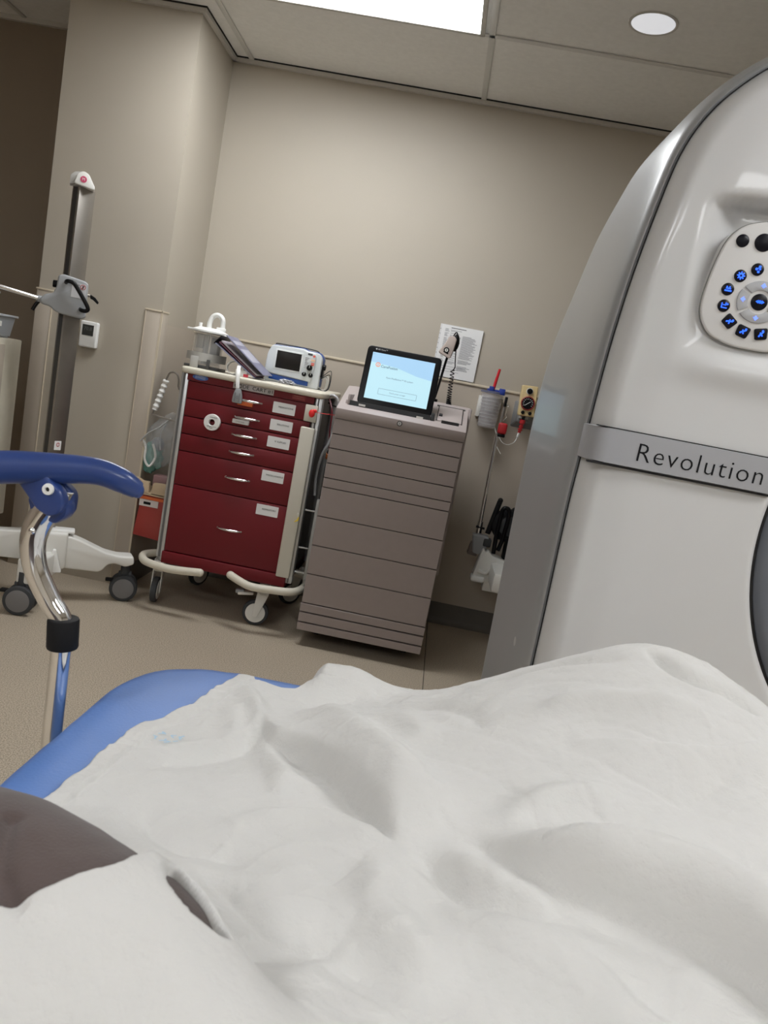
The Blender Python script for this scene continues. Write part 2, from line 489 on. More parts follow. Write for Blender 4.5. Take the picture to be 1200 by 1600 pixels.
HZ = [1.046, .967, .886, .807, .687, .446]
LBL = {0: ('MEDICATIONS', 1.043), 1: ('SOLUTIONS', .964), 2: ('IV SUPPLIES', .886), 4: ('MISCELLANEOUS', .728), 5: ('RESPIRATORY', .568)}
for i in range(6):
    zt, zb = DZ[i] - .0018, DZ[i + 1] + .0018
    d = MB(); d.box(CX0 + .038, CX1 - .042, CY0 + .001, CY0 + .05, zb, zt, RED, bev=.003)
    dr = d.build('drawer', cart)
    hz = HZ[i]
    h = MB()
    pts = []
    for k in range(13):
        u = -1 + k / 6
        pts.append((-.853 + u * .058, CY0 - .004 - .020 * (1 - u * u) ** .5, hz - .004 * u * 0))
    h.tube(pts, .0055, CHROME, seg=10, rs=[.003 + .0038 * (1 - abs(-1 + k / 6) ** 2) for k in range(13)])
    h.cyl((-.853 - .055, CY0 + .004, hz), (-.853 - .055, CY0 - .008, hz), .0042, CHROME)
    h.cyl((-.853 + .055, CY0 + .004, hz), (-.853 + .055, CY0 - .008, hz), .0042, CHROME)
    h.build('handle', dr)
    if i in LBL:
        s, z = LBL[i]
        l = MB(); l.prism(rrect(-.694, z, .103, .049, .003), CY0 - .001, CY0 + .001, PAPER)
        l.text(s, .0105, front(-.686, CY0 - .0015, z + .004), INK)
        l.build('label_card', dr)
l = MB(); l.box(-.940, -.752, CY0 - .0005, CY0 + .004, 1.091, 1.118, mat('silver_label', (.50, .47, .46), .5))
l.text_fit('CODE  CART #1', .176, .0175, front(-.8455, CY0 - .001, 1.1045), INK, ex=.04)
l.build('name_plate', cart)
l = MB(); l.prism([(-1.094 + .036 * math.cos(a), 1.108 + .0125 * math.sin(a)) for a in [2 * PI * k / 28 for k in range(28)]], CY0 + .0005, CY0 + .005, LOGOB)
for zz in (-.006, -.001, .004):
    l.prism([(-1.118, 1.108 + zz), (-1.1, 1.1105 + zz), (-1.07, 1.1065 + zz), (-1.07, 1.1085 + zz), (-1.1, 1.1125 + zz), (-1.118, 1.110 + zz)], CY0, CY0 + .001, mat('pale_print', (.45, .5, .65), .5))
relabel(l.build('oval_logo', cart), 'blue oval logo sticker')
l = MB(); l.box(-.667, -.607, CY0 + .0015, CY0 + .005, 1.093, 1.113, mat('red_plate', (.24, .025, .03), .5)); l.text('WARNING', .009, front(-.637, CY0 + .001, 1.108), mat('red_print', (.45, .15, .1), .5)); l.text('AUTHORIZED USE', .0065, front(-.637, CY0 + .001, 1.099), MATS['red_print']); l.build('warning_plate', cart)
# lock bar, latch plate
l = MB()
l.box(-.602, -.538, CY0 - .022, CY0 + .004, .276, .982, mat('bar_cream', (.60, .57, .49), .45), bev=.006, seg=3)
relabel(l.build('lock_bar', cart), 'cream vertical locking bar')
l = MB(); l.box(-.597, -.540, CY0 - .016, CY0 + .004, 1.008, 1.083, MATS['bar_cream'], bev=.003); l.build('latch_plate', cart)
l = MB()
l.sph((-.563, CY0 - .020, 1.047), (.014, .006, .018), mat('seal_red', (.8, .02, .02), .4)); l.sph((-.552, CY0 - .020, 1.060), (.010, .005, .008), MATS['seal_red'])
l.tube([(-.560, CY0 - .02, 1.055), (-.52, CY0 - .022, 1.056), (-.47, CY0 - .01, 1.058), (-.463, CY0 + .03, 1.06)], .0012, MATS['seal_red'], seg=6, smooth=5)
l.build('security_seal', cart)
l = MB(); l.box(-.5, -.485, CY0 + .0, CY0 + .01, 0, .01, YELLOW)
l = MB()
l.tube([(-.548, CY0 - .024, .592), (-.541, CY0 - .026, .585), (-.543, CY0 - .026, .568), (-.549, CY0 - .026, .585), (-.548, CY0 - .024, .592)], .0012, mat('white_tie', (.8, .8, .75), .5), seg=6)
l.prism([(-.557, .546), (-.540, .556), (-.538, .572), (-.543, .572), (-.546, .560), (-.556, .551)], CY0 - .028, CY0 - .024, YELLOW)
l.build('tag', cart)
# base skirt + bumper rails
bp = MB()
bp.tube([(-1.12, CY0 + .25, .225), (-1.235, CY0 + .13, .225), (-1.262, CY0 + .06, .225), (-1.225, CY0 - .02, .223), (-1.16, CY0 - .055, .222), (-1.07, CY0 - .07, .222), (-.94, CY0 - .075, .235)], .0185, CREAM, seg=14, smooth=6)
bp.sph((-.94, CY0 - .075, .235), .0185, CREAM)
bp.build('bumper', cart)
bp = MB()
bp.tube([(-.805, CY0 - .045, .245), (-.75, CY0 - .07, .232), (-.69, CY0 - .085, .222), (-.60, CY0 - .07, .222), (-.53, CY0 - .05, .222), (-.49, CY0 + .0, .222), (-.475, CY0 + .12, .222), (-.50, CY0 + .25, .225), (-.56, CY0 + .3, .225)], .0185, CREAM, seg=14, smooth=6)
bp.sph((-.805, CY0 - .045, .245), .0185, CREAM)
bp.build('bumper', cart)
def cart_caster(x, y, ang, brake, wmat, first=[None]):
    c = MB(); R = Matrix.Translation((x, y, 0)) @ Matrix.Rotation(ang, 4, 'Z')
    # wheel axis along local y, trailing along +x
    c.cyl((.0, -.014, .0625), (.0, .014, .0625), .062, DGREY, seg=36, bev=.006, M=R)
    for s in (-1, 1): c.cyl((0, s * .0135, .0625), (0, s * .0165, .0625), .047, WHITEP, seg=36, bev=.001, M=R)
    w = c.build('caster', cart)
    k = MB()
    k.prism(round_poly([(-.012, .045), (.012, .045), (.052, .165), (.050, .212), (.0, .212), (-.008, .12)], .012), -.024, -.0185, WHITEP, bev=.002, M=R)
    k.prism(round_poly([(-.012, .045), (.012, .045), (.052, .165), (.050, .212), (.0, .212), (-.008, .12)], .012), .0185, .024, WHITEP, bev=.002, M=R)
    k.box(-.0, .05, -.024, .024, .150, .205, WHITEP, bev=.008, M=R)
    k.cyl((.03, 0, .19), (.03, 0, .235), .016, ALU, M=R)
    if brake:
        k.box(-.075, .0, -.02, .02, .150, .165, WHITEP, bev=.005, M=R @ Matrix.Rotation(rad(-8), 4, 'Y'))
        k.box(-.085, -.045, -.016, .016, .158, .175, GREYP, bev=.004, M=R @ Matrix.Rotation(rad(-8), 4, 'Y'))
    k.build('fork', w)
cart_caster(-1.187, 3.53, rad(98), False, WHITEP)
cart_caster(-.680, 3.50, rad(8), True, WHITEP)
cart_caster(-1.10, 3.93, rad(60), False, WHITEP)
cart_caster(-.60, 3.93, rad(40), False, WHITEP)
# push handle on the left side
h = MB()
h.tube([(CX0, 3.60, 1.02), (-1.235, 3.60, 1.03), (-1.243, 3.60, 1.075), (-1.258, 3.60, 1.100), (-1.283, 3.60, 1.100), (-1.300, 3.60, 1.07), (-1.342, 3.60, .905), (-1.338, 3.60, .888), (-1.245, 3.60, .877), (CX0, 3.60, .875)], .0045, STEEL, seg=8, smooth=3)
hd = h.build('push_handle', cart)
h = MB()
a = Vector((-1.301, 3.60, 1.060)); bb = Vector((-1.338, 3.60, .912))
pts = []; rs = []
for k in range(25):
    t_ = k / 24; pts.append(a.lerp(bb, t_)); rs.append(.0135 + .0025 * math.sin(t_ * 2 * PI * 6))
h.tube(pts, .014, WHITE2, seg=12, rs=rs)
h.build('grip', hd)
# wire rack on the cart's right side
h = MB()
X = -.500
for z in (.30, .42, .60): h.tube([(CX1, 3.49, z), (X + .03, 3.493, z), (X + .045, 3.90, z), (CX1, 3.93, z)], .004, ALU, seg=8)
h.box(-.480, -.466, 3.485, 3.50, .27, .66, MATS.get('rack_light') or mat('rack_light', (.42, .41, .39), .45), bev=.002)
for y in (3.55, 3.62, 3.88): h.cyl((X + .038, y, .27), (X + .038, y, .64), .004, ALU, seg=8)
h.box(X + .028, X + .044, 3.52, 3.535, .27, .63, mat('rack_grey', (.26, .25, .24), .5), bev=.002)
h.build('side_rack', cart)

# things on the cart's left side
o = thing('sharps_container', 'translucent red sharps bin with a tan lid beside the red cart', 'bin', (-1.30, 3.72, .27))
s = MB(); s.prism([(-1.372, .285), (-1.235, .275), (-1.225, .495), (-1.352, .495)], 3.62, 3.78, SHARP, bev=.006); bo = s.build('bin_body', o)
s = MB(); s.box(-1.357, -1.262, 3.616, 3.620, .437, .470, mat('label_white', (.75, .68, .66), .6)); s.box(-1.335, -1.300, 3.6145, 3.6165, .447, .460, INK); s.box(-1.357, -1.24, 3.616, 3.6205, .472, .486, ORANGE); s.build('label', bo)
s = MB()
s.box(-1.385, -1.225, 3.60, 3.79, .495, .510, TAN, bev=.003)
s.prism(round_poly([(-1.39, .508), (-1.31, .50), (-1.315, .563), (-1.345, .562), (-1.385, .58)], .008), 3.60, 3.62, TAN, bev=.003)
s.prism(round_poly([(-1.305, .50), (-1.225, .50), (-1.225, .566), (-1.295, .562)], .008), 3.60, 3.62, TAN, bev=.003)
s.sph((-1.395, 3.60, .535), (.022, .02, .018), TAN)
s.build('lid', o)
# arms holding the sharps bin to the cart
br = MB(); br.box(-1.235, CX0 + .01, 3.66, 3.74, .42, .45, STEEL); br.build('bracket', cart)
# plastic bag with green mask
def blob(c, r, m, seed, amp=.18, seg=28, M=None, freq=3.0):
    mb = MB(); b = bmesh.new(); bmesh.ops.create_icosphere(b, subdivisions=4, radius=1.0)
    for v in b.verts:
        n = noise.noise(Vector(v.co) * freq + Vector((seed, 0, 0))) + .5 * noise.noise(Vector(v.co) * freq * 2.3 + Vector((0, seed, 0)))
        k = 1 + amp * n
        v.co = Vector((c[0] + v.co.x * r[0] * k, c[1] + v.co.y * r[1] * k, c[2] + v.co.z * r[2] * k))
    return mb.merge(b, m, M)
o = thing('plastic_bag', 'clear plastic bag holding green breathing mask parts, hung on the red cart', 'bag', (-1.32, 3.70, .58))
mb = MB(); b = bmesh.new(); bmesh.ops.create_icosphere(b, subdivisions=5, radius=1.0)
for v in b.verts:
    n = abs(noise.noise(Vector(v.co) * 3 + Vector((3, 0, 0)))) + .5 * abs(noise.noise(Vector(v.co) * 7))
    k = 1 + .35 * n
    zf = v.co.z
    sx = .085 * (1 - .55 * max(0, zf)) ; cx = -1.335 + .055 * max(0, zf)
    v.co = Vector((cx + v.co.x * sx * k, 3.70 + v.co.y * .055 * k,   .762 + zf * .145))
mb.merge(b, BAGM); mb.build('bag_film', o)
mk = blob((-1.365, 3.70, .665), (.058, .04, .075), GREEN, 2.0, .25); mk.build('green_mask', o)
mk = blob((-1.335, 3.70, .735), (.03, .028, .038), mat('grey_valve', (.3, .32, .35), .3), 5.0, .15); mk.build('grey_valve', o)
mk = MB(); mk.tube([(-1.40, 3.66, .76), (-1.375, 3.65, .72), (-1.372, 3.65, .66), (-1.345, 3.65, .63), (-1.325, 3.66, .68), (-1.345, 3.66, .74)], .006, WHITE2, seg=8, smooth=6); mk.build('white_tube', o)
mk = MB(); mk.tube([(-1.275, 3.66, .88), (-1.32, 3.65, .83), (-1.37, 3.645, .79), (-1.405, 3.65, .745)], .006, mat('film_fold', (.8, .81, .83), .3, alpha=.8), seg=8, smooth=6, flat=.5); mk.tube([(-1.285, 3.66, .87), (-1.31, 3.65, .80), (-1.30, 3.645, .72)], .005, MATS['film_fold'], seg=8, smooth=6, flat=.4); mk.build('bag_fold', o)
o = tag(MB().box(-1.315, -1.245, 3.64, 3.70, .512, .595, mat('rose_vials', (.42, .25, .26), .3, alpha=.8), bev=.006).build('supply_packet'), 'pinkish translucent supply packet standing in the tan tray of the red bin', 'packet')

# tape roll on the drawers
o = thing('tape_roll', 'white tape roll stuck on the front of the red drawers', 'tape', (-1.006, CY0 - .012, .88))
mb = MB(); R = Matrix.Translation((-1.006, CY0 - .002, .921)) @ Matrix.Rotation(rad(90), 4, 'X')
mb.lathe([(.014, 0), (.037, 0), (.0375, .002), (.0375, .018), (.036, .020), (.016, .020), (.014, .018), (.014, 0)], WHITE2, M=R, seg=40); mb.text('WARNING', .007, front(-1.0, CY0 - .0225, .944), INK); mb.text('DEFIBRILLATOR', .006, front(-1.004, CY0 - .0225, .902, 0), INK); mb.text('PADS', .006, front(-1.006, CY0 - .0225, .895), INK); mb.build('roll', o)
# orange and white clips under the handles
tag(MB().box(-.905, -.835, CY0 - .018, CY0 - .003, 1.022, 1.038, ORANGE, bev=.003).build('orange_tag'), 'orange tag under the top handle of the red cart', 'tag')
mb = MB(); mb.box(-.915, -.84, CY0 - .018, CY0 - .003, .938, .957, PAPER, bev=.002); mb.text('CHECKED', .009, front(-.878, CY0 - .0185, .947), INKG)
tag(mb.build('paper_tag'), 'small white tag hanging below the second drawer handle', 'tag')

# ------------------------------------------------------------------ things on the cart top (z = 1.146)
TZ = 1.146
o = thing('suction_unit', 'clear suction jar with white lid and curved hose in a grey ring holder', 'medical device', (-1.133, 3.62, TZ))
cx, cy = -1.133, 3.62
mb = MB(); mb.lathe([(.066, .012), (.068, .02), (.070, .165), (.064, .165), (.062, .022), (.0, .02)], JARM, c=(cx, cy, TZ)); mb.build('jar', o)
mb = MB(); mb.cyl((cx - .01, cy, TZ + .02), (cx - .01, cy, TZ + .16), .013, mat('float_white', (.8, .8, .78), .3, alpha=.7)); mb.box(cx + .02, cx + .055, cy - .03, cy + .02, TZ + .07, TZ + .15, mat('float_grey', (.25, .25, .25), .4, alpha=.7), bev=.004); mb.box(cx - .055, cx - .02, cy - .02, cy + .02, TZ + .09, TZ + .155, MATS['float_white'], bev=.004); mb.build('float_valve', o)
mb = MB(); mb.lathe([(0, .165), (.078, .165), (.086, .168), (.086, .175), (.07, .182), (.05, .190), (.0, .191)], WHITE2, c=(cx, cy, TZ))
mb.box(cx - .105, cx - .05, cy - .02, cy + .02, TZ + .170, TZ + .178, WHITE2, bev=.003)
mb.cyl((cx - .05, cy, TZ + .18), (cx - .05, cy, TZ + .208), .008, WHITE2); mb.cyl((cx + .05, cy, TZ + .18), (cx + .05, cy, TZ + .20), .022, WHITE2, bev=.003)
mb.build('lid', o)
mb = MB(); mb.tube([(cx - .008, cy, TZ + .185), (cx - .008, cy, TZ + .215), (cx + .004, cy, TZ + .245), (cx + .028, cy, TZ + .255), (cx + .050, cy, TZ + .240), (cx + .055, cy, TZ + .215), (cx + .055, cy, TZ + .19)], .0115, mat('hose_white', (.8, .8, .77), .3), seg=14, smooth=6)
mb.tube([(cx + .06, cy - .03, TZ + .17), (cx + .085, cy - .03, TZ + .165), (cx + .09, cy - .02, TZ + .155)], .003, WHITE2, seg=8, smooth=4)
mb.build('hose', o)
mb = MB(); mb.lathe([(.088, .035), (.092, .035), (.092, .072), (.088, .072), (.088, .035)], mat('ring_grey', (.42, .41, .385), .45), c=(cx, cy, TZ))
mb.box(cx - .045, cx - .008, cy - .094, cy - .086, TZ, TZ + .052, MATS['ring_grey'], bev=.002)
mb.box(cx + .03, cx + .045, cy - .088, cy - .08, TZ, TZ + .045, mat('ring_dark', (.08, .08, .08), .5), bev=.002)
mb.box(cx - .08, cx + .08, cy - .07, cy + .07, TZ, TZ + .012, MATS['ring_dark'], bev=.003)
mb.build('ring_holder', o)

o = thing('ring_binder', 'slanted grey-blue ring binder leaning against the suction jar', 'binder', (-.95, 3.63, TZ))
# cover plates run from upper left to lower right
def slab(p, q, th, y0, y1, m, mb, off=0.0):
    p = Vector((p[0], 0, p[1])); q = Vector((q[0], 0, q[1])); d = (q - p).normalized(); n = Vector((-d.z, 0, d.x))
    if n.z < 0: n = -n
    p = p + n * off; q = q + n * off
    pts = [(p.x, p.z), (q.x, q.z), (q.x + n.x * th, q.z + n.z * th), (p.x + n.x * th, p.z + n.z * th)]
    mb.prism(pts, y0, y1, m, bev=.001)
mb = MB(); slab((-1.030, 1.292), (-.836, TZ + .002), .004, 3.48, 3.665, BINDER, mb, .026); slab((-.99, 1.292), (-.95, 1.262), .0006, 3.49, 3.655, BINDL, mb, .0305) if False else None
b1 = mb.build('top_cover', o)
mb = MB(); slab((-1.062, 1.268), (-.860, TZ + .000), .004, 3.48, 3.665, BINDER, mb, .004); mb.build('bottom_cover', o)
mb = MB(); slab((-1.050, 1.272), (-.862, TZ + .004), .004, 3.485, 3.66, MAROON, mb, .008); slab((-1.045, 1.272), (-.862, TZ + .004), .007, 3.49, 3.655, mat('binder_sheets', (.42, .38, .42), .6), mb, .015); mb.build('pages', o)
mb = MB(); slab((-1.064, 1.270), (-1.034, 1.292 + .016), .004, 3.48, 3.665, BLACK, mb, .0); mb.build('spine', o)
# print seen on the cover
mb = MB(); slab((-1.005, 1.2735), (-.985, 1.2585), .0006, 3.49, 3.655, BINDL, mb, .0303); slab((-.965, 1.2435), (-.90, 1.1945), .0006, 3.50, 3.645, BINDL, mb, .0303); mb.build('cover_print', o)
o = tag(MB().prism([(-.935, TZ), (-.872, TZ), (-.898, TZ + .004), (-.918, TZ + .033), (-.923, TZ + .030)], 3.50, 3.52, PAPER).build('folded_paper'), 'folded white paper poking out under the ring binder', 'paper')
# pulse sensor on a white strap hanging over the front
o = thing('strap_sensor', 'white strap with a grey clip sensor hanging over the code cart label', 'medical sensor', (-.905, CY0 - .03, 1.04))
mb = MB()
mb.tube([(-.935, 3.50, TZ + .035), (-.932, 3.47, TZ + .045), (-.922, 3.435, TZ + .02), (-.916, 3.424, 1.125), (-.911, 3.424, 1.095)], .0085, WHITE2, seg=10, smooth=6, flat=.3); mb.build('strap', o)
mb = MB(); mb.prism(round_poly([(-.926, 1.030), (-.882, 1.028), (-.884, 1.060), (-.894, 1.092), (-.916, 1.094), (-.924, 1.065)], .008), 3.408, 3.430, GREYP, bev=.004)
mb.cyl((-.903, 3.406, 1.055), (-.903, 3.409, 1.055), .008, MGREY); mb.box(-.918, -.912, 3.405, 3.409, 1.035, 1.075, MGREY); mb.box(-.896, -.890, 3.405, 3.409, 1.035, 1.075, MGREY)
mb.build('clip', o)
o = thing('tape_coil', 'white curled tape loop lying on the cream cart top', 'tape', (-.965, 3.50, TZ))
mb = MB()
R = Matrix.Translation((-.968, 3.515, TZ + .032)) @ Matrix.Rotation(rad(80), 4, 'X')
mb.lathe([(.028, -.012), (.031, -.012), (.031, .012), (.028, .012), (.028, -.012)], WHITE2, M=R, seg=32)
mb.build('loop', o)
mb = MB(); mb.box(-.95, -.895, 3.485, 3.50, TZ, TZ + .03, PAPER, bev=.003, M=None); mb.box(-.91, -.888, 3.482, 3.486, TZ + .001, TZ + .014, mat('red_tip', (.5, .03, .05), .4)); mb.build('wrapper', o)

# defibrillator
DX, DY = -.742, 3.70
o = thing('defibrillator', 'white and blue defibrillator monitor with a dark screen on the cart', 'medical device', (DX, DY, TZ), rotz=rad(3))
R0 = Matrix.Identity(4)
mb = MB()
shell = [(-.128, .012), (-.126, .10), (-.116, .168), (-.100, .176), (.10, .176), (.128, .150), (.128, .012)]
mb.prism(round_poly([(-.124, .0), (-.124, .13), (-.108, .172), (.045, .180), (.062, .173), (.120, .172), (.140, .150), (.140, .0)], .012), .0, .15, MONW, bev=.006, seg=3)
mb.build('shell', o)
mb = MB(); mb.prism(round_poly([(-.127, .010), (-.127, .132), (-.111, .176), (.045, .184), (.062, .177), (.122, .176), (.143, .152), (.143, .010)], .012), .045, .13, MONB, bev=.006); relabel(mb.build('blue_band', o), 'blue wrap-around casing')
mb = MB(); mb.prism(round_poly([(-.126, .040), (-.122, .13), (-.104, .172), (.045, .178), (.062, .170), (.104, .168), (.112, .150), (.106, .030)], .012), -.012, .004, MONW, bev=.005, seg=3)
mb.prism(round_poly([(-.085, .062), (-.085, .158), (.050, .158), (.050, .062)], .008), -.0145, -.010, mat('bezel_white', (.70, .72, .72), .35), bev=.002)
fc = mb.build('face_panel', o)
mb = MB(); mb.box(-.076, .042, -.0158, -.013, .069, .151, DSCR, bev=.001); mb.build('screen', o)
mb = MB(); mb.prism([(-.10, .012), (-.10, .036), (.09, .030), (.09, .008)], -.008, .002, MONB, bev=.001); mb.build('blue_drawer', o)
mb = MB(); mb.prism(round_poly([(-.124, .0), (-.124, .045), (-.09, .032), (.078, .026), (.085, .0), (.14, .0), (.14, .05), (.10, .05), (.1, .035), (-.11, .045)], .003), -.010, .004, MONW, bev=.002) if False else None
for (x, z, r) in ((.088, .096, .0135), (.067, .062, .0105), (.099, .062, .0105)):
    mb = MB(); mb.cyl((x, -.012, z), (x, -.026, z), r, BLACK, seg=24, bev=.002); mb.box(x - .001, x + .001, -.0275, -.025, z, z + r * .9, WHITEP); mb.build('knob', o)
mb = MB()
mb.box(.070, .092, -.0135, -.011, .155, .163, DGREY); mb.box(.096, .106, -.0135, -.011, .148, .158, mat('red_label', (.75, .12, .08), .5))
mb.box(.088, .120 - .012, -.0135, -.011, .128, .138, mat('peach_label', (.8, .55, .38), .5)); mb.box(.092, .106, -.0135, -.011, .108, .122, MATS['red_label'])
for k in range(7): mb.box(.060, .078 - (k % 3) * .003, -.0135, -.011, .140 - k * .008, .142 - k * .008, INKG)
mb.text('ON', .006, front(.098, -.0137, .115), PAPER)
mb.build('labels', o)
mb = MB(); mb.cyl((.14, .05, .11), (.158, .05, .11), .014, BLACK, bev=.003); mb.box(.138, .15, .03, .10, .06, .10, BLACK, bev=.004); mb.build('socket', o)
mb = MB(); mb.tube([(-.10, .06, .178), (-.08, .06, .184), (.08, .06, .184), (.115, .06, .176)], .005, BLACK, seg=8, smooth=4, flat=.6); mb.build('carry_strap', o)
mb = MB()
for k, (dx, dz, dy) in enumerate([(.045, .03, .06), (.035, .02, .09), (.05, .05, .04), (.028, .01, .11)]):
    mb.tube([(.138, dy, .05), (.138 + dx, dy - .02, .05 + dz), (.138 + dx * 1.1, dy - .03, .02), (.145 + dx * .5, dy - .03, -.02 + .02), (.14, dy, .006)], .0018, [BLACK, WHITEP, DGREY, WHITEP][k], seg=6, smooth=8)
mb.build('cables', o)
mk = blob((-.80 + .055, 3.655, TZ + .010), (.035, .02, .012), mat('foil_bag', (.42, .42, .44), .25, metal=.4), 3.0, .5)
tag(mk.build('foil_packet'), 'crumpled silvery packet lying in front of the defibrillator', 'packet')
# cables down between the cart and the dispenser
mb = MB()
mb.tube([(-.525, 3.60, 1.13), (-.50, 3.56, 1.14), (-.475, 3.56, 1.12), (-.470, 3.57, 1.05), (-.480, 3.57, .93), (-.505, 3.57, .86), (-.516, 3.58, .75), (-.508, 3.58, .66)], .0065, mat('grey_cable', (.55, .55, .56), .4), seg=10, smooth=6)
mb.tube([(-.525, 3.62, 1.12), (-.495, 3.58, 1.06), (-.490, 3.58, .97), (-.478, 3.59, .88), (-.47, 3.59, .80)], .004, mat('dark_red_cable', (.18, .02, .03), .4), seg=8, smooth=6)
mb.tube([(-.525, 3.62, 1.10), (-.485, 3.60, 1.09), (-.468, 3.60, 1.095)], .004, BLACK, seg=8, smooth=4)
tag(mb.build('cable_bundle'), 'grey and dark red cables running down between the red cart and the dispenser', 'cable')
tag(MB().cyl((-.482, 3.59, .845), (-.478, 3.57, .87), .009, mat('orange_plug', (.7, .2, .05), .4), bev=.002).cyl((-.478, 3.57, .87), (-.476, 3.565, .885), .006, BLACK).build('cable_plug'), 'small orange cable plug beside the dispenser edge', 'plug')

# ------------------------------------------------------------------ medication dispenser
DXL, DXR, DYF, DYB = -.449, .1225, 3.35, 3.93
disp = thing('dispensing_cabinet', 'tall taupe medication dispensing cabinet with rows of drawers', 'cabinet', (-.163, 3.62, 0))
b = MB(); b.box(DXL + .004, DXR - .004, DYF + .012, DYB, .073, 1.0, GAP)
b.box(DXL + .012, DXR + .002, DYF + .02, DYB, .075, 1.04, TAUPE)
b.prism([(DYF, 1.054), (DYF, 1.098), (DYF + .008, 1.104), (DYF + .30, 1.196), (DYB, 1.196), (DYB, 1.0), (DYF + .02, 1.0), (DYF + .02, 1.054)], DXL + .001, DXR + .004, TAUPEL, axis='x', bev=.003)
b.box(DXR + .002, DXR + .018, DYF + .22, DYB, .40, 1.196, TAUPEL, bev=.003)
b.build('body', disp)
lines = [1.0535, .984, .919, .852, .786, .743, .610, .475, .341, .204]
for zt, zb in zip(lines, lines[1:]):
    d = MB(); d.box(DXL, DXR, DYF, DYF + .03, zb + .0018, zt - .0018, TAUPE, bev=.0015, seg=1); d.build('drawer', disp)
b = MB()
for zt, zb in ((.204, .161), (.161, .113), (.113, .072)): b.box(DXL - .003, DXR + .002, DYF - .003, DYF + .03, zb + .003, zt - .003, TAUPE, bev=.0015, seg=1)
b.build('base_louver', disp)
b = MB(); b.box(DXL, DXR + .003, DYF - .003, DYF + .012, 1.0555, 1.098, TAUPE, bev=.002)
fp = b.build('front_panel', disp)
b = MB(); Rk = Matrix.Translation((-.164, DYF - .003, 1.082)) @ FRONT
b.cyl((0, 0, 0), (0, 0, .003), .0115, BLACK, M=Rk, seg=28); b.cyl((0, 0, .003), (0, 0, .0045), .0085, ALU, M=Rk, seg=28); b.box(-.001, .001, -.005, .005, .004, .005, BLACK, M=Rk); b.build('key_lock', fp)
for x in (DXL + .07, DXR - .07):
    for y in (DYF + .20, DYB - .08):
        c = MB(); c.cyl((x - .012, y, .032), (x + .012, y, .032), .032, DGREY, bev=.004); c.box(x - .018, x + .018, y - .02, y + .02, .045, .08, GAP); c.build('caster', disp)
# printer lid on the sloping top
sl = math.atan2(.092, .292)
S = Matrix.Translation((0, DYF + .008, 1.104)) @ Matrix.Rotation(sl, 4, 'X')
b = MB()
b.box(-.010, .102, .062, .262, .0, .004, TAUPEL, bev=.002, M=S)
b.box(-.012, -.0085, .062, .262, .0, .0048, GAP, M=S); b.box(.100, .1035, .062, .262, 0, .0048, GAP, M=S)
b.box(-.02, .112, .258, .264, 0, .0065, MATS['rack_grey'], M=S); b.box(.012, .09, .058, .066, 0, .005, GAP, M=S); b.box(.012, .09, .040, .047, 0, .005, GAP, M=S)
b.box(-.004, .012, .115, .14, .003, .010, DGREY, bev=.002, M=S)
b.build('printer_lid', disp)
# monitor well
b = MB()
b.box(-.420, -.028, DYF + .06, DYF + .16, 1.10, 1.139, TAUPEL, bev=.003)
b.box(-.405, -.040, DYF + .052, DYF + .062, 1.104, 1.139, DGREY)
b.box(-.412, -.40, DYF + .05, DYF + .20, 1.12, 1.165, TAUPEL, bev=.004); b.box(-.038, -.022, DYF + .05, DYF + .20, 1.11, 1.150, DGREY, bev=.004)
b.box(-.36, -.33, DYF + .05, DYF + .06, 1.122, 1.131, WHITEP); b.box(-.10, -.07, DYF + .05, DYF + .06, 1.117, 1.126, WHITEP)
b.build('monitor_cradle', disp)
# touch screen
tilt = rad(-16)
T = Matrix.Translation((-.205, DYF + .105, 1.262)) @ Matrix.Rotation(tilt, 4, 'X') @ FRONT   # local x right, y up, z to the viewer
T = Matrix.Translation((-.205, DYF + .105, 1.262)) @ Matrix.Rotation(tilt, 4, 'X')
o = thing('touch_screen', 'black-framed touch screen glowing pale blue on the dispenser', 'monitor', (-.205, DYF + .10, 1.13))
mb = MB(); mb.prism(rrect(0, 0, .336, .270, .022, 7), -.006, .018, BLACK, bev=.004, seg=3, M=T); mb.build('bezel', o)
mb = MB(); mb.prism(rrect(0, 0, .330, .264, .025, 7), .018, .045, ALU, bev=.01, seg=3, M=T); mb.build('back_shell', o)
mb = MB(); mb.box(-.141, .141, -.0068, -.005, -.106, .106, SCREEN, M=T)
mb.raw([(-.141, -.0071, .106), (.141, -.0071, .106), (.141, -.0071, .022), (.07, -.0071, .03), (-.02, -.0071, .052), (-.141, -.0071, .062)], [(0, 1, 2, 3, 4, 5)], SCREEN2, M=T)
TF = T @ FRONT
def scr(x, z, lift=.0076): return T @ Matrix.Translation((x, -lift, z)) @ FRONT
mb.lathe([(.0075, 0), (.0105, 0), (.0105, .0004), (.0075, .0004), (.0075, 0)], SCRORG, M=scr(-.108, .052), seg=24)
mb.box(-.0015, .0015, -.005, .005, 0, .0004, SCRORG, M=scr(-.108, .052))
mb.text('CareFusion', .0165, scr(-.056, .047), SCRTXT, ex=.0001, bold=.0002)
mb.text('Pyxis MedStation\u2122 ES system', .0100, scr(0.0, .000), SCRTXT, ex=.0001)
R4 = rrect(0, 0, .172, .026, .003)
for k in range(1):
    ol = [(p[0] + .002, p[1] - .066) for p in R4]
    mb.tube([(p[0], -.0072, p[1]) for p in ol], .0006, SCRTXT, seg=4, closed=True, M=T)
mb.text('Touch screen to begin', .0080, scr(.002, -.066), SCRTXT, ex=.0001)
mb.text('x', .008, scr(-.133, .099), SCRTXT, ex=.0001)
mb.build('display', o)
mb = MB(); mb.text('\u25CF BD Pyxis\u2122', .0095, scr(-.105, .1215, .0064), mat('bezel_print', (.5, .5, .5), .5)); mb.build('bezel_lettering', o)

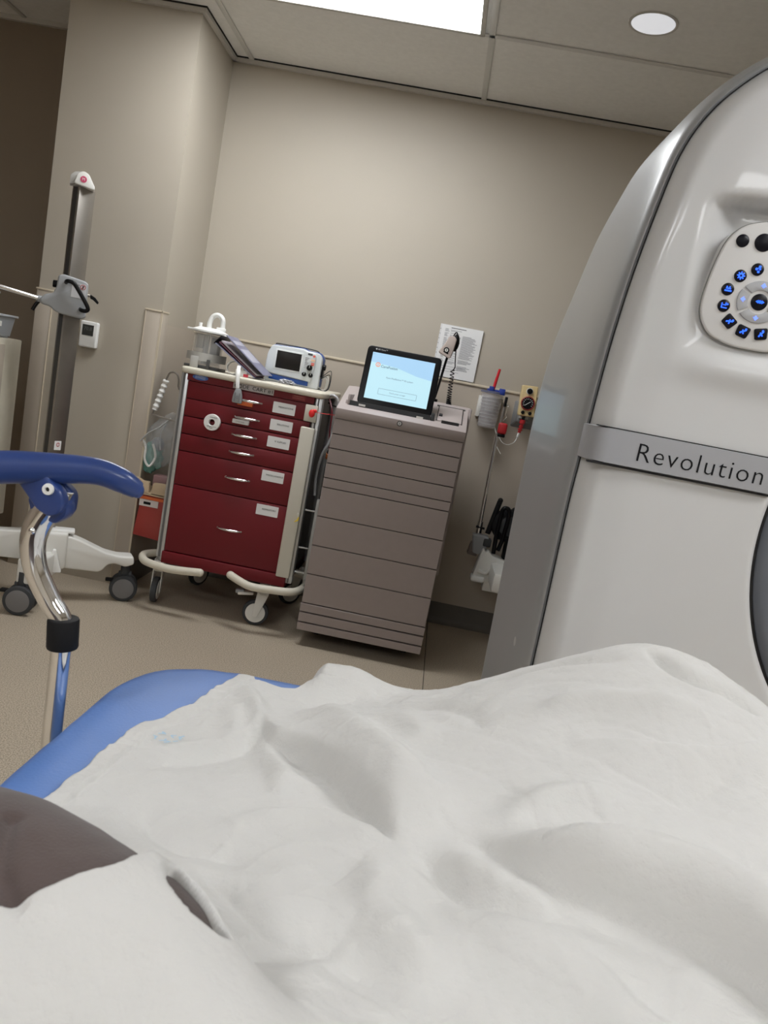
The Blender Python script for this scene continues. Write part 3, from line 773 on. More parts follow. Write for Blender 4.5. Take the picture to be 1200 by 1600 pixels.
# barcode scanner on a stand
o = thing('barcode_scanner', 'beige handheld barcode scanner hooked on a black post behind the touch screen', 'scanner', (-.03, 3.80, 1.196))
mb = MB(); mb.tube([(-.045, 3.80, 1.20), (-.036, 3.80, 1.26), (-.020, 3.80, 1.42), (-.005, 3.81, 1.50)], .006, BLACK, seg=8, smooth=4)
mb.cyl((-.045, 3.80, 1.1965), (-.045, 3.80, 1.21), .02, BLACK, bev=.003)
mb.sph((.006, 3.80, 1.49), (.018, .02, .042), BLACKM); mb.build('stand', o)
mb = MB()
mb.prism(round_poly([(-.066, 1.434), (-.060, 1.428), (-.012, 1.410), (-.003, 1.414), (.004, 1.455), (.009, 1.503), (-.006, 1.517), (-.030, 1.512), (-.040, 1.480)], .006), 3.745, 3.785, mat('scanner_beige', (.50, .42, .38), .45), bev=.007, seg=3)
mb.prism(round_poly([(-.064, 1.433), (-.012, 1.410), (-.003, 1.414), (-.004, 1.420), (-.062, 1.442)], .002), 3.740, 3.75, MATS['scanner_beige'], bev=.002)
hb = mb.build('scanner_body', o)
mb = MB(); Rk = Matrix.Translation((-.030, 3.745, 1.446)) @ FRONT; mb.cyl((0, 0, -.002), (0, 0, .003), .0135, BLACK, M=Rk, seg=24, bev=.001); mb.cyl((0, 0, .003), (0, 0, .004), .008, WHITEP, M=Rk, seg=20); mb.box(-.0012, .0012, -.005, .005, .004, .005, BLACK, M=Rk); mb.prism([(-.046, 1.428), (-.018, 1.428), (-.022, 1.444), (-.040, 1.446)], 3.743, 3.747, BLACK); mb.build('trigger_button', hb)
mb = MB()
mb.tube([(-.012, 3.765, 1.51), (-.005, 3.765, 1.53), (.004, 3.765, 1.535), (.010, 3.775, 1.515), (.014, 3.785, 1.46), (.022, 3.79, 1.40), (.026, 3.79, 1.375), (.018, 3.79, 1.36)], .0028, BLACK, seg=8, smooth=6)
pts = []
for k in range(241):
    t_ = k / 240; a = t_ * 2 * PI * 15
    c0 = Vector((.018, 3.79, 1.362)).lerp(Vector((.032, 3.80, 1.205)), t_)
    r_ = .009 + .003 * t_
    zc = (t_ ** .75) * 1.0
    c0 = Vector((.018 + .014 * t_, 3.79, 1.362 - .166 * (1 - (1 - t_) ** 1.6)))
    pts.append((c0.x + r_ * math.cos(a), c0.y + r_ * math.sin(a), c0.z))
mb.tube(pts, .0024, BLACK, seg=6); mb.build('coiled_cord', o)

# papers on the wall
o = thing('document', 'printed white pages taped to the beige wall behind the scanner', 'paper', (.03, WY - .01, 1.33))
mb = MB(); mb.box(-.088, .140, WY - .012, WY - .004, 1.330, 1.598, mat('paper_stack', (.72, .72, .72), .7))
mb.box(-.079, .139, WY - .0135, WY - .012, 1.328, 1.596, PAPER); yp = WY - .0142
random.seed(3)
for col, (xa, xb, za, zb) in enumerate([(-.060, -.036, 1.575, 1.40), (-.030, .030, 1.572, 1.40), (.036, .120, 1.560, 1.372)]):
    z = za
    while z > zb:
        if random.random() > .18: mb.box(xa, xb - random.random() * (xb - xa) * .45, yp, yp + .0006, z, z + .0022, INKG)
        z -= .0052
for k in range(3): mb.box(-.05, .02 + random.random() * .09, yp, yp + .0006, 1.385 - k * .013, 1.3865 - k * .013, INKG)
mb.box(-.03, .05, yp, yp + .0006, 1.583, 1.586, INK)
for k in range(9): mb.box(-.0865, -.083, WY - .0128, WY - .012, 1.37 + k * .025, 1.375 + k * .025, INKG)
mb.build('printed_pages', o)

# ------------------------------------------------------------------ wall devices
o = thing('suction_canister', 'clear ribbed wall canister with blue lid and red tube', 'medical device', (.248, 4.08, 1.11))
mb = MB(); mb.lathe([(0, 0), (.044, 0), (.047, .004), (.058, .175), (.055, .175), (.045, .008), (0, .006)], CANST, c=(.248, 4.075, 1.112))
mb.build('canister', o)
mb = MB()
for k in range(9): mb.lathe([(.0475 + .0012 * k, 0), (.0495 + .0012 * k, 0), (.0495 + .0012 * k, .002), (.0475 + .0012 * k, .002), (.0475 + .0012 * k, 0)], mat('white_rib', (.8, .8, .8), .4, alpha=.3), c=(.248, 4.075, 1.13 + k * .017))
mb.build('graduation_rings', o)
mb = MB(); mb.lathe([(0, .178), (.064, .178), (.064, .188), (.05, .190), (0, .190)], mat('lid_smoke', (.12, .13, .2), .4), c=(.248, 4.075, 1.112)); mb.box(.215, .30, 4.03, 4.12, 1.300, 1.312, BLUEP, bev=.004); mb.box(.222, .246, 4.02, 4.05, 1.300, 1.325, BLUEP, bev=.003); mb.box(.275, .305, 4.02, 4.05, 1.290, 1.322, BLUEP, bev=.003); relabel(mb.build('lid', o), 'blue lid')
mb = MB(); mb.tube([(.246, 4.05, 1.31), (.248, 4.05, 1.345), (.256, 4.045, 1.418)], .0075, mat('red_tube', (.65, .02, .03), .3), seg=10, smooth=4, rs=[.007, .0085, .0065]); mb.build('red_tube', o)
mb = MB(); mb.box(.182, .20, 4.06, WY - .004, 1.16, 1.27, WHITEP, bev=.003); mb.box(.19, .31, 4.12, WY - .004, 1.20, 1.27, mat('bracket_grey', (.38, .36, .34), .5), bev=.003); mb.build('wall_bracket', o)

o = thing('wall_outlet_plate', 'grey square outlet plate on the wall behind the yellow suction regulator', 'outlet', (.436, WY - .02, 1.14))
mb = MB()
b = bmesh.new(); bmesh.ops.create_cube(b, size=1)
for v in b.verts:
    k = .62 if v.co.y < 0 else 1
    v.co = Vector((.437 + v.co.x * .125 * k, WY - .017 + v.co.y * .034, 1.208 + v.co.z * .145 * k + (0.012 if v.co.y < 0 else 0)))
bmesh.ops.bevel(b, geom=b.edges[:], offset=.003, segments=2, affect='EDGES'); mb.merge(b, mat('outlet_grey', (.27, .27, .27), .45))
mb.build('plate', o)
mb = MB(); mb.box(.41, .46, WY - .04, WY - .034, 1.19, 1.24, WHITEP, bev=.002); mb.build('socket', o)
o = thing('suction_regulator', 'pale yellow suction regulator with a round black gauge', 'medical device', (.43, 4.08, 1.20))
mb = MB(); mb.prism(round_poly([(.394, 1.205), (.478, 1.208), (.468, 1.366), (.386, 1.362)], .008), 4.035, 4.10, PALEY, bev=.006, seg=3); mb.cyl((.43, 4.09, 1.22), (.43, WY - .035, 1.22), .02, ALU); rb = mb.build('housing', o)
mb = MB(); Rk = Matrix.Translation((.431, 4.036, 1.274)) @ FRONT
mb.lathe([(0, 0), (.036, 0), (.036, .010), (.032, .012), (.031, .008), (0, .007)], mat('gauge_red_ring', (.30, .03, .03), .4), M=Rk); mb.cyl((0, 0, .007), (0, 0, .0085), .030, BLACK, M=Rk, seg=32)
for k in range(11):
    a = rad(-30 + 24 * k); mb.box(.020, .026, -.0011, .0011, .0085, .0095, PAPER, M=Rk @ Matrix.Rotation(a, 4, 'Z'))
mb.box(-.020, .015, -.0012, .0012, .0095, .0105, PAPER, M=Rk @ Matrix.Rotation(rad(40), 4, 'Z')); mb.build('gauge', rb)
mb = MB(); Rk = Matrix.Translation((.428, 4.036, 1.336)) @ FRONT; mb.cyl((0, 0, 0), (0, 0, .004), .0175, PAPER, M=Rk, seg=28); mb.cyl((0, 0, .003), (0, 0, .012), .0145, BLACK, M=Rk, seg=28, bev=.002); mb.build('dial', rb)
for x in (.415, .452):
    mb = MB(); Rk = Matrix.Translation((x, 4.036, 1.225)) @ FRONT; mb.cyl((0, 0, 0), (0, 0, .008), .009, BLACK, M=Rk, seg=20, bev=.001); mb.build('small_knob', rb)
mb = MB(); mb.cyl((.428, 4.05, 1.21), (.427, 4.05, 1.185), .008, BLACK)
for k, (r, za, zb) in enumerate([(.015, 1.187, 1.166), (.009, 1.168, 1.150), (.013, 1.152, 1.147), (.009, 1.147, 1.135), (.013, 1.137, 1.131), (.008, 1.131, 1.118)]): mb.cyl((.427 - k * .001, 4.05, za), (.426 - k * .001, 4.05, zb), r, REDP, seg=16)
mb.build('red_connector', o)
mb = MB(); mb.cyl((.420, 4.05, 1.118), (.417, 4.05, 1.095), .006, WHITE2); mb.tube([(.417, 4.05, 1.095), (.405, 4.04, 1.065), (.375, 4.03, 1.047), (.345, 4.03, 1.053), (.325, 4.04, 1.075), (.305, 4.05, 1.095), (.295, 4.06, 1.118)], .0022, mat('clear_tube', (.75, .75, .73), .25, alpha=.8), seg=8, smooth=6); mb.build('suction_line', o)

# ------------------------------------------------------------------ foot end of another bed, with a folded IV pole, behind the scanner
bed2 = thing('hospital_bed', 'white hospital bed end with a folded drip pole, mostly behind the scanner', 'bed', (.60, 3.92, 0))
mb = MB()
mb.cyl((.315, 3.93, .57), (.303, 3.93, 1.09), .0105, CHROME); mb.cyl((.315, 3.93, .57), (.3138, 3.93, .64), .0155, CHROME)
mb.cyl((.306, 3.935, 1.09), (.312, 3.935, 1.27), .0075, STEEL); mb.box(.304, .318, 3.92, 3.94, 1.235, 1.285, BLACK, bev=.004)
mb.tube([(.312, 3.93, 1.25), (.326, 3.92, 1.24), (.322, 3.92, 1.20), (.330, 3.92, 1.185), (.316, 3.92, 1.165)], .003, CHROME, seg=8, smooth=5)
mb.tube([(.303, 3.93, 1.05), (.315, 3.925, 1.03), (.340, 3.925, 1.00)], .002, WHITE2, seg=6, smooth=4)
mb.cyl((.295, 3.92, .612), (.340, 3.92, .608), .006, BLACK)
ivp = mb.build('drip_pole', bed2)
mb = MB(); mb.box(.300, .345, 3.91, 3.945, 1.098, 1.155, REDP, bev=.010, seg=3); mb.box(.303, .342, 3.913, 3.943, 1.083, 1.10, BLACK, bev=.005); relabel(mb.build('pole_grip', ivp), 'red grip on the drip pole')
mb = MB(); mb.prism(round_poly([(.285, .575), (.370, .575), (.368, .51), (.335, .475), (.300, .48), (.292, .53)], .012), 3.88, 3.95, GREYP, bev=.008, seg=3); mb.prism(round_poly([(.275, .468), (.328, .462), (.322, .50), (.300, .535), (.285, .53)], .006), 3.89, 3.94, mat('brown_grey', (.16, .13, .12), .5), bev=.005); mb.box(.345, .385, 3.87, 3.93, .525, .565, DGREY, bev=.006); mb.build('pole_socket', bed2)
mb = MB(); mb.prism(round_poly([(.322, .372), (.345, .505), (.352, .520), (.365, .500), (.380, .512), (.400, .490), (.47, .475), (.56, .47), (.56, .36), (.38, .352)], .010), 3.84, 3.93, WHITEP, bev=.010, seg=3)
mb.tube([(.345, 3.835, .405), (.385, 3.83, .400), (.415, 3.83, .435), (.50, 3.83, .445), (.56, 3.83, .445)], .011, WHITEP, seg=10, smooth=5)
mb.box(.315, .385, 3.82, 3.90, .345, .378, WHITE2, bev=.012, seg=3)
mb.build('corner_bracket', bed2)
mb = MB(); mb.box(.445, .50, 3.82, 3.835, .405, .435, REDP, bev=.004); relabel(mb.build('release_tab', bed2), 'red release tab')
mb = MB(); mb.tube([(.358, 3.90, .59), (.372, 3.90, .68), (.386, 3.90, .765)], .0135, BLACKM, seg=12, smooth=4); mb.sph((.387, 3.90, .770), .0135, BLACKM); mb.build('push_bar', bed2)
mb = MB()
mb.tube([(.405, 3.87, .50), (.400, 3.86, .62), (.402, 3.86, .72), (.418, 3.86, .742), (.440, 3.86, .72), (.436, 3.86, .60), (.425, 3.87, .52)], .011, BLACK, seg=12, smooth=6)
mb.cyl((.45, 3.88, .65), (.45, 3.94, .65), .085, BLACKM, bev=.02, seg=32); mb.cyl((.45, 3.865, .65), (.45, 3.885, .65), .05, DGREY, bev=.006, seg=28)
mb.box(.455, .62, 3.88, 3.96, .46, .745, BLACKM, bev=.02, seg=3)
mb.build('mattress_roll', bed2)
mb = MB(); mb.box(.40, 2.2, 3.60, 4.05, .36, .46, WHITEP, bev=.02); mb.box(.385, .47, 3.86, 3.95, .30, .37, WHITEP, bev=.006); mb.build('bed_frame', bed2)
for x in (.62, 2.1):
    for y in (3.68, 3.98):
        mb = MB(); mb.cyl((x, y, .06), (x, y, .37), .02, STEEL); mb.cyl((x - .015, y, .06), (x + .015, y, .06), .06, DGREY, bev=.006); mb.build('leg', bed2)
mb = MB(); mb.box(.50, 2.15, 3.58, 4.07, .46, .58, BLACKM, bev=.03); mb.build('bed_pad', bed2)

# ------------------------------------------------------------------ column stand on the left
st = thing('column_stand', 'tall stainless column stand with a clamp head on a white wheeled base', 'medical stand', (-1.60, 3.25, 0), rotz=rad(26))
colR = Matrix.Translation((-.027, 0.02, 0)) @ Matrix.Rotation(rad(-51), 4, 'Z')
mb = MB(); mb.box(-.022, .022, -.04, .04, .20, 1.79, STEEL, bev=.003, M=colR); mb.box(-.011, .011, -.0415, -.03, .25, 1.785, mat('slot_dark', (.04, .038, .036), .5), M=colR)
mb.build('column', st)
mb = MB(); mb.prism(round_poly([(-.068, 1.795), (-.058, 1.835), (-.036, 1.850), (-.015, 1.842), (.013, 1.797), (.010, 1.785)], .008), -.035, .05, WHITEP, bev=.004)
mb.prism(round_poly([(-.084, 1.79), (-.084, 1.826), (-.068, 1.842), (-.036, 1.850), (-.05, 1.80)], .006), -.02, .045, MATS['ring_grey'], bev=.004)
cp = mb.build('end_cap', st)
mb = MB(); mb.cyl((-.033, -.037, 1.817), (-.033, -.034, 1.817), .0125, PINK, seg=28); mb.text('M', .015, Matrix.Translation((-.033, -.0375, 1.817)) @ FRONT, PAPER); relabel(mb.build('round_logo', cp), 'pink round logo')
mb = MB()
HP = [(-.086, 1.420), (-.067, 1.430), (.022, 1.418), (.033, 1.408), (.036, 1.272), (.024, 1.262), (-.062, 1.268), (-.088, 1.276), (-.105, 1.290), (-.140, 1.294), (-.147, 1.312), (-.128, 1.336), (-.098, 1.346), (-.088, 1.374)]
mb.prism(round_poly(HP, .010), -.055, .035, GREYP, bev=.010, seg=3); hd = mb.build('clamp_head', st)
mb = MB(); mb.tube([(-.054, -.050, 1.398), (-.048, -.075, 1.404), (-.028, -.082, 1.402), (-.010, -.082, 1.385), (.038, -.082, 1.318), (.036, -.080, 1.300), (.018, -.072, 1.298), (.012, -.050, 1.302)], .0085, BLACK, seg=12, smooth=5); mb.build('bow_handle', hd)
mb = MB(); mb.tube([(-.146, -.01, 1.308), (-.160, -.01, 1.285), (-.170, -.01, 1.262)], .0075, BLACK, seg=10, smooth=4); mb.build('lever', hd)
mb = MB(); mb.cyl((.034, 0, 1.366), (.050, 0, 1.364), .006, STEEL); mb.prism(round_poly([(.044, 1.372), (.066, 1.362), (.082, 1.345), (.078, 1.336), (.056, 1.352), (.046, 1.354)], .004), -.012, .012, BLACK, bev=.004); mb.build('wing_screw', hd)
mb = MB(); mb.cyl((-.105, 0, 1.386), (-.085, 0, 1.386), .015, BLACK, bev=.004); mb.build('knob', hd)
mb = MB(); mb.box(-.030, .028, -.0565, -.054, 1.345, 1.405, mat('label_grey', (.55, .55, .56), .5))
for x in (-.008, .013):
    Rk = Matrix.Translation((x, -.0566, 1.392)) @ FRONT
    mb.lathe([(.0085, 0), (.0105, 0), (.0105, .0005), (.0085, .0005), (.0085, 0)], REDP if x > 0 else INKG, M=Rk); mb.box(-.009, .009, -.001, .001, 0, .0006, REDP if x > 0 else INKG, M=Rk @ Matrix.Rotation(rad(45), 4, 'Z')); mb.box(-.002, .002, -.006, .006, 0, .0006, INK, M=Rk)
mb.build('warning_label', hd)
# horizontal rod going left, a little nearer
mb = MB(); mb.cyl((-.138, -.01, 1.312), (-.62, -.12, 1.368), .0095, CHROME, seg=18); mb.cyl((-.13, -.01, 1.311), (-.155, -.015, 1.3135), .014, GREYP, seg=18); mb.build('side_rod', st)
mb = MB(); mb.box(-.02, .002, -.045, -.03, .70, .73, PAPER); 
mb = MB(); mb.box(-.0225, -.0215 + .0, -.0, .02, .70, .735, PAPER, M=colR)
mb = MB(); mb.box(.0222, .0232, -.018, .016, .688, .728, PAPER, M=colR); mb.cyl((.0234, 0, .712), (.024, 0, .712), .009, REDP, M=colR); mb.cyl((.0238, 0, .712), (.0244, 0, .712), .0065, PAPER, M=colR); mb.box(.0242, .0248, -.001, .001, .704, .720, REDP, M=colR @ Matrix.Translation((0, 0, 0))); mb.build('sticker', st)
# base: hub with three legs, in the stand's own frame
mb = MB()
def leg_plate(pts, z0, z1, m=WHITEP, bev=.012, rnd=.03):
    mb.prism(round_poly(pts, rnd), z0, z1, m, bev=bev, seg=3, axis='z')
mb.box(-.075, .075, -.05, .08, .16, .33, WHITEP, bev=.015, seg=3)
mb.prism(round_poly([(-.11, .30), (.085, .31), (.135, .292), (.24, .245), (.30, .232), (.368, .232), (.374, .195), (.335, .180), (.285, .195), (.255, .188), (.235, .160), (.215, .150), (.02, .165), (-.11, .18)], .012), -.035, .05, WHITEP, bev=.014, seg=3, M=Matrix.Rotation(rad(6), 4, 'Z'))
hub = mb.build('base', st)
mb = MB()
mb.prism(round_poly([(-.45, .285), (-.13, .305), (-.06, .33), (-.02, .33), (-.02, .175), (-.12, .175), (-.45, .190)], .01), .02, .09, WHITEP, bev=.012, seg=3); mb.build('leg', st)
mb = MB()
mb.prism(round_poly([(-.055, -.02), (.045, -.02), (.010, -.13), (-.055, -.22), (-.115, -.20), (-.095, -.12)], .02), .135, .24, WHITEP, bev=.02, seg=3, axis='z')
mb.prism(round_poly([(-.01, .15), (.062, .155), (.03, .255), (.018, .255)], .006), -.075, -.02, WHITE2, bev=.006)
mb.build('leg', st)
mb = MB(); mb.box(-.07, .07, -.02, .05, .32, .335, WHITE2, bev=.006, M=Matrix.Translation((.03, 0, 0))); mb.build('column_foot', st)
def twin_caster(x, y, ang):
    R = Matrix.Translation((x, y, 0)) @ Matrix.Rotation(ang, 4, 'Z')
    mb = MB()
    for s in (-1, 1):
        mb.cyl((0, s * .028 - .013, .064), (0, s * .028 + .013, .064), .064, DGREY, seg=36, bev=.008, M=R)
        mb.cyl((0, s * .0405, .064), (0, s * .0425, .064), .048, mat('wheel_disc_grey', (.17, .165, .165), .5), seg=36, bev=.001, M=R)
    w = mb.build('caster', st)
    mb = MB(); mb.cyl((0, 0, .10), (0, 0, .185), .022, DGREY, M=R); mb.box(-.03, .03, -.014, .014, .05, .14, DGREY, bev=.006, M=R); mb.box(-.085, -.03, -.012, .012, .085, .10, BLACKM, bev=.004, M=R); mb.build('fork', w)
twin_caster(.345, .075, rad(-5)); twin_caster(-.085, -.19, rad(-15)); twin_caster(-.40, .10, rad(20))

# ------------------------------------------------------------------ thermostat
o = thing('wall_thermostat', 'white wall thermostat with a small dark display below the clamp head', 'thermostat', (-1.715, PY - .012, 1.14))
Mth = Matrix.Translation((0, .02, 0))
mb = MB(); mb.prism(rrect(-1.722, 1.200, .086, .124, .010), PY - .026, PY, WHITE2, bev=.006, seg=3); hb = mb.build('case', o)
mb = MB(); mb.box(-1.752, -1.697, PY - .0275, PY - .0255, 1.195, 1.245, mat('lcd_dark', (.035, .035, .032), .3)); mb.text('70.8', .024, front(-1.725, PY - .0278, 1.226), mat('lcd_digit', (.12, .13, .12), .4)); mb.build('display', hb)

# ------------------------------------------------------------------ far left cabinet and bins
o = thing('supply_cabinet', 'off-white cabinet cut off by the left edge of the picture', 'cabinet', (-2.12, 3.08, 0))
mb = MB(); mb.box(-2.42, -1.852, 2.86, 3.30, .345, 1.125, CREAM, bev=.006); mb.build('body', o)
mb = MB(); mb.box(-1.858, -1.846, 2.875, 3.165, .37, 1.10, GUARD, bev=.002); relabel(mb.build('side_panel', o), 'beige inset panel')
for x in (-2.37, -1.91):
    for y in (2.92, 3.24):
        mb = MB(); mb.cyl((x, y, 0), (x, y, .35), .016, DGREY); mb.build('leg', o)
def supply_bin(x0, x1, y0, y1, z0, h, label, lab=True):
    o = thing('plastic_bin', label, 'bin', ((x0 + x1) / 2, (y0 + y1) / 2, z0), group='translucent bins on the cabinet')
    mb = MB(); b = bmesh.new(); bmesh.ops.create_cube(b, size=1)
    for v in b.verts:
        k = 1.0 if v.co.z > 0 else .9
        v.co = Vector(((x0 + x1) / 2 + v.co.x * (x1 - x0) * k, (y0 + y1) / 2 + v.co.y * (y1 - y0) * k, z0 + (v.co.z + .5) * h))
    bmesh.ops.bevel(b, geom=b.edges[:], offset=.008, segments=2, affect='EDGES'); mb.merge(b, BIN); mb.build('bin_body', o)
    mb = MB(); mb.prism(rrect((x0 + x1) / 2, (y0 + y1) / 2, x1 - x0 + .015, y1 - y0 + .015, .01), z0 + h - .006, z0 + h + .003, mat('bin_rim', (.55, .58, .62), .35, alpha=.9), axis='z', bev=.002); mb.build('rim', o)
    if lab:
        mb = MB(); mb.box(x1 - .006, x1 + .001, y0 + .03, y0 + .14, z0 + h * .5, z0 + h * .72, WHITE2); mb.build('label_strip', o)
    mb = MB()
    for k in range(3):
        mb.box(x0 + .03, x1 - .03, y0 + .03 + k * .05, y0 + .065 + k * .05, z0 + .012, z0 + h * .62, [mat('supply_blue', (.12, .15, .22), .5), WHITEP, MGREY][k], bev=.004)
    mb.build('contents', o)
supply_bin(-2.12, -1.87, 3.02, 3.27, 1.125, .095, 'lower translucent bin on the off-white cabinet at far left')
supply_bin(-2.18, -1.95, 3.02, 3.25, 1.225, .085, 'upper translucent bin stacked on the other bin at far left', lab=False)

# ------------------------------------------------------------------ CT scanner
GX, GZ = 1.14, 1.10          # bore centre
seam = [(.291, .0), (.291, .4), (.290, .768), (.287, 1.062), (.289, 1.169), (.291, 1.236), (.296, 1.389), (.308, 1.542), (.332, 1.713), (.350, 1.785), (.376, 1.838), (.406, 1.878), (.454, 1.925), (.52, 1.968), (.62, 2.005), (.80, 2.035), (1.14, 2.05)]
back = [(.262, .0), (.256, .30), (.251, .524), (.245, .80), (.240, 1.05), (.238, 1.243), (.242, 1.35), (.249, 1.435), (.272, 1.562), (.296, 1.687), (.324, 1.781), (.355, 1.864), (.412, 1.958), (.472, 2.034), (.530, 2.088), (.60, 2.135), (.75, 2.19), (.93, 2.215), (1.14, 2.225)]
def resample(pts, n):
    P = [Vector(p) for p in pts]
    Q = []
    for i in range(len(P) - 1):
        a = P[max(i - 1, 0)]; b_ = P[i]; c = P[i + 1]; d = P[min(i + 2, len(P) - 1)]
        for k in range(12):
            t_ = k / 12
            Q.append(.5 * ((2 * b_) + (c - a) * t_ + (2 * a - 5 * b_ + 4 * c - d) * t_ * t_ + (3 * b_ - a - 3 * c + d) * t_ ** 3))
    Q.append(P[-1])
    L = [0.0]
    for a, b_ in zip(Q, Q[1:]): L.append(L[-1] + (b_ - a).length)
    out = []; j = 0
    for i in range(n):
        s = L[-1] * i / (n - 1)
        while j < len(L) - 2 and L[j + 1] < s: j += 1
        f = (s - L[j]) / max(L[j + 1] - L[j], 1e-9)
        q = Q[j].lerp(Q[j + 1], min(max(f, 0), 1)); out.append((q.x, q.y))
    return out
def mirror(pts): return pts + [(2 * GX - x, z) for x, z in reversed(pts[:-1])]
N = 200
SEAM = mirror(resample(seam, N)); BACK = mirror(resample(back, N))
gan = thing('ct_scanner', 'large white and grey medical scanner gantry with a lit blue control panel', 'medical scanner', (1.14, 2.0, 0))
# side shell: lofted between the seam and the rear outline
side = MB(); rows = []
GY0 = 1.552
prof = [(0.0, 0.0, GY0 + .012), (.10, .0, GY0), (.30, .02, GY0 + .003), (.36, .10, GY0 + .012), (.40, .22, GY0 + .030), (.44, .38, GY0 + .060), (.60, .58, GY0 + .14), (.80, .80, GY0 + .26), (.93, .94, GY0 + .36), (1.0, 1.0, GY0 + .45), (1.0, 1.0, GY0 + .50)]
verts = []; faces = []
M_ = len(SEAM)
def off(pts, d):
    out = []
    for i in range(len(pts)):
        a = Vector(pts[max(i - 1, 0)]); b_ = Vector(pts[min(i + 1, len(pts) - 1)]); t_ = (b_ - a).normalized()
        n = Vector((-t_.y, t_.x)); out.append((pts[i][0] + n.x * d, pts[i][1] + n.y * d))
    return out
loops = []
loops.append((off(SEAM, -.012), GY0 + .02)); loops.append((SEAM, GY0 + .004))
loops.append((off(SEAM, .004), GY0)); loops.append((off(SEAM, .010), GY0 + .004))
def lerpc(A, B, t_): return [(a[0] * (1 - t_) + b_[0] * t_, a[1] * (1 - t_) + b_[1] * t_) for a, b_ in zip(A, B)]
S1_ = off(SEAM, .018)
loops.append((off(SEAM, .016), GY0 + .030)); loops.append((lerpc(off(SEAM, .019), BACK, .10), GY0 + .055)); loops.append((lerpc(off(SEAM, .023), BACK, .25), GY0 + .10))
for t_ in (.40, .55, .7, .82, .92, .98, 1.0):
    loops.append((lerpc(off(SEAM, .025), BACK, t_), GY0 + .10 + .35 * ((t_ - .25) / .75) ** 1.15))
for t_, y in ((-.004, .50), (-.035, .60), (-.085, .75), (-.14, .85), (-.20, .92)):
    loops.append((off(BACK, t_), GY0 + y))
for L_, y in loops:
    for x, z in L_: verts.append((x, y, max(z, 0.0)))
for r in range(len(loops) - 1):
    for i in range(M_ - 1):
        faces.append((r * M_ + i, r * M_ + i + 1, (r + 1) * M_ + i + 1, (r + 1) * M_ + i))
side.raw(verts, faces, GANS, flip=False)
# rear closing wall
side.box(.42, 1.86, 2.40, 2.46, 0, 1.55, GANS)
relabel(side.build('side_shell', gan, angle=60), 'grey side shell')
mb = MB(); mb.tube([(x, GY0 - .001, max(z, .001)) for x, z in off(SEAM, -.001)], .0013, GAP, seg=6); mb.build('seam', gan)
# front shell
BR = .494
def smooth(a, b_, x): 
    t_ = min(max((x - a) / (b_ - a), 0), 1); return t_ * t_ * (3 - 2 * t_)
def front_off(x, z, e):
    """e = distance from the outer seam; returns y"""
    rnd = .052 * (1 - min(e / .045, 1)) ** 2.2 if e < .045 else 0
    y = 1.497 + rnd
    # soft rolled shoulder running parallel to the seam
    y += .010 * (1 - smooth(.03, .11, e))
    # pocket above the control panel
    zl = 1.675 + .012 * math.sin((x - .4) * 6)
    d = smooth(.385, .475, x - .02 * (z - 1.5)) 
    pocket = .048 * smooth(1.40, 1.672, z) * (1 - smooth(zl, zl + .012, z)) * d
    y += pocket
    # swelling under the control panel
    y -= .012 * math.exp(-((z - 1.385) / .028) ** 2) * smooth(.36, .50, x)
    y += .012 * smooth(1.43, 1.25, z) * 0
    return y
from mathutils.kdtree import KDTree
kd = KDTree(len(SEAM))
for i, p in enumerate(SEAM): kd.insert((p[0], p[1], 0), i)
kd.balance()
def arc_pt(i):
    return SEAM[i]
radial = 90
vf = []; ff = []
zsplit_lo, zsplit_hi = 1.172, 1.176
idx = [i for i in range(len(SEAM))]
# bottom edge points close the ring under the bore
ring = list(SEAM)
nb = 90
bottom = [(SEAM[-1][0] + (SEAM[0][0] - SEAM[-1][0]) * k / nb, 0.0) for k in range(1, nb)]
ring = ring + bottom
NR = len(ring)
for i, (ox, oz) in enumerate(ring):
    a = math.atan2(oz - GZ, ox - GX)
    ix, iz = GX + BR * math.cos(a), GZ + BR * math.sin(a)
    for k in range(radial + 1):
        t_ = k / radial; t_ = t_ ** 1.0
        if k < 10: t_ = (k / 10) ** 1.6 * (10 / radial)
        x = ox + (ix - ox) * t_; z = oz + (iz - oz) * t_
        e = kd.find((x, z, 0))[2] if True else 0
        y = front_off(x, z, e)
        if z < .02: y += 0
        rb = math.hypot(x - GX, z - GZ) - BR
        if rb < .012: y += .010 * (1 - rb / .012) ** 2
        vf.append((x, y, z))
for i in range(NR):
    j = (i + 1) % NR
    for k in range(radial):
        ff.append((i * (radial + 1) + k, j * (radial + 1) + k, j * (radial + 1) + k + 1, i * (radial + 1) + k + 1))
mb = MB(); mb.raw(vf, ff, GANF, flip=True)
bmesh.ops.recalc_face_normals(mb.bm, faces=mb.bm.faces[:])
relabel(mb.build('front_shell', gan, angle=80), 'white front shell')
# bore flare and tunnel
mb = MB(); vs = []; fs = []
pr = [(BR - .003, 1.512), (BR - .010, 1.500), (BR - .03, 1.500), (BR - .06, 1.515), (BR - .085, 1.56), (BR - .10, 1.65), (BR - .105, 2.40)]
K = 96
for r, y in pr:
    for k in range(K): vs.append((GX + r * math.cos(2 * PI * k / K), y, GZ + r * math.sin(2 * PI * k / K)))
for q in range(len(pr) - 1):
    for k in range(K): fs.append((q * K + k, q * K + (k + 1) % K, (q + 1) * K + (k + 1) % K, (q + 1) * K + k))
mb.raw(vs, fs, LINER, flip=True); bmesh.ops.recalc_face_normals(mb.bm, faces=mb.bm.faces[:])
relabel(mb.build('bore_liner', gan, angle=60), 'dark grey bore liner')
mb = MB(); mb.tube([(GX + (BR - .001) * math.cos(2 * PI * k / K), 1.508, GZ + (BR - .001) * math.sin(2 * PI * k / K)) for k in range(K)], .004, GAP, seg=6, closed=True); mb.build('bore_seam', gan)
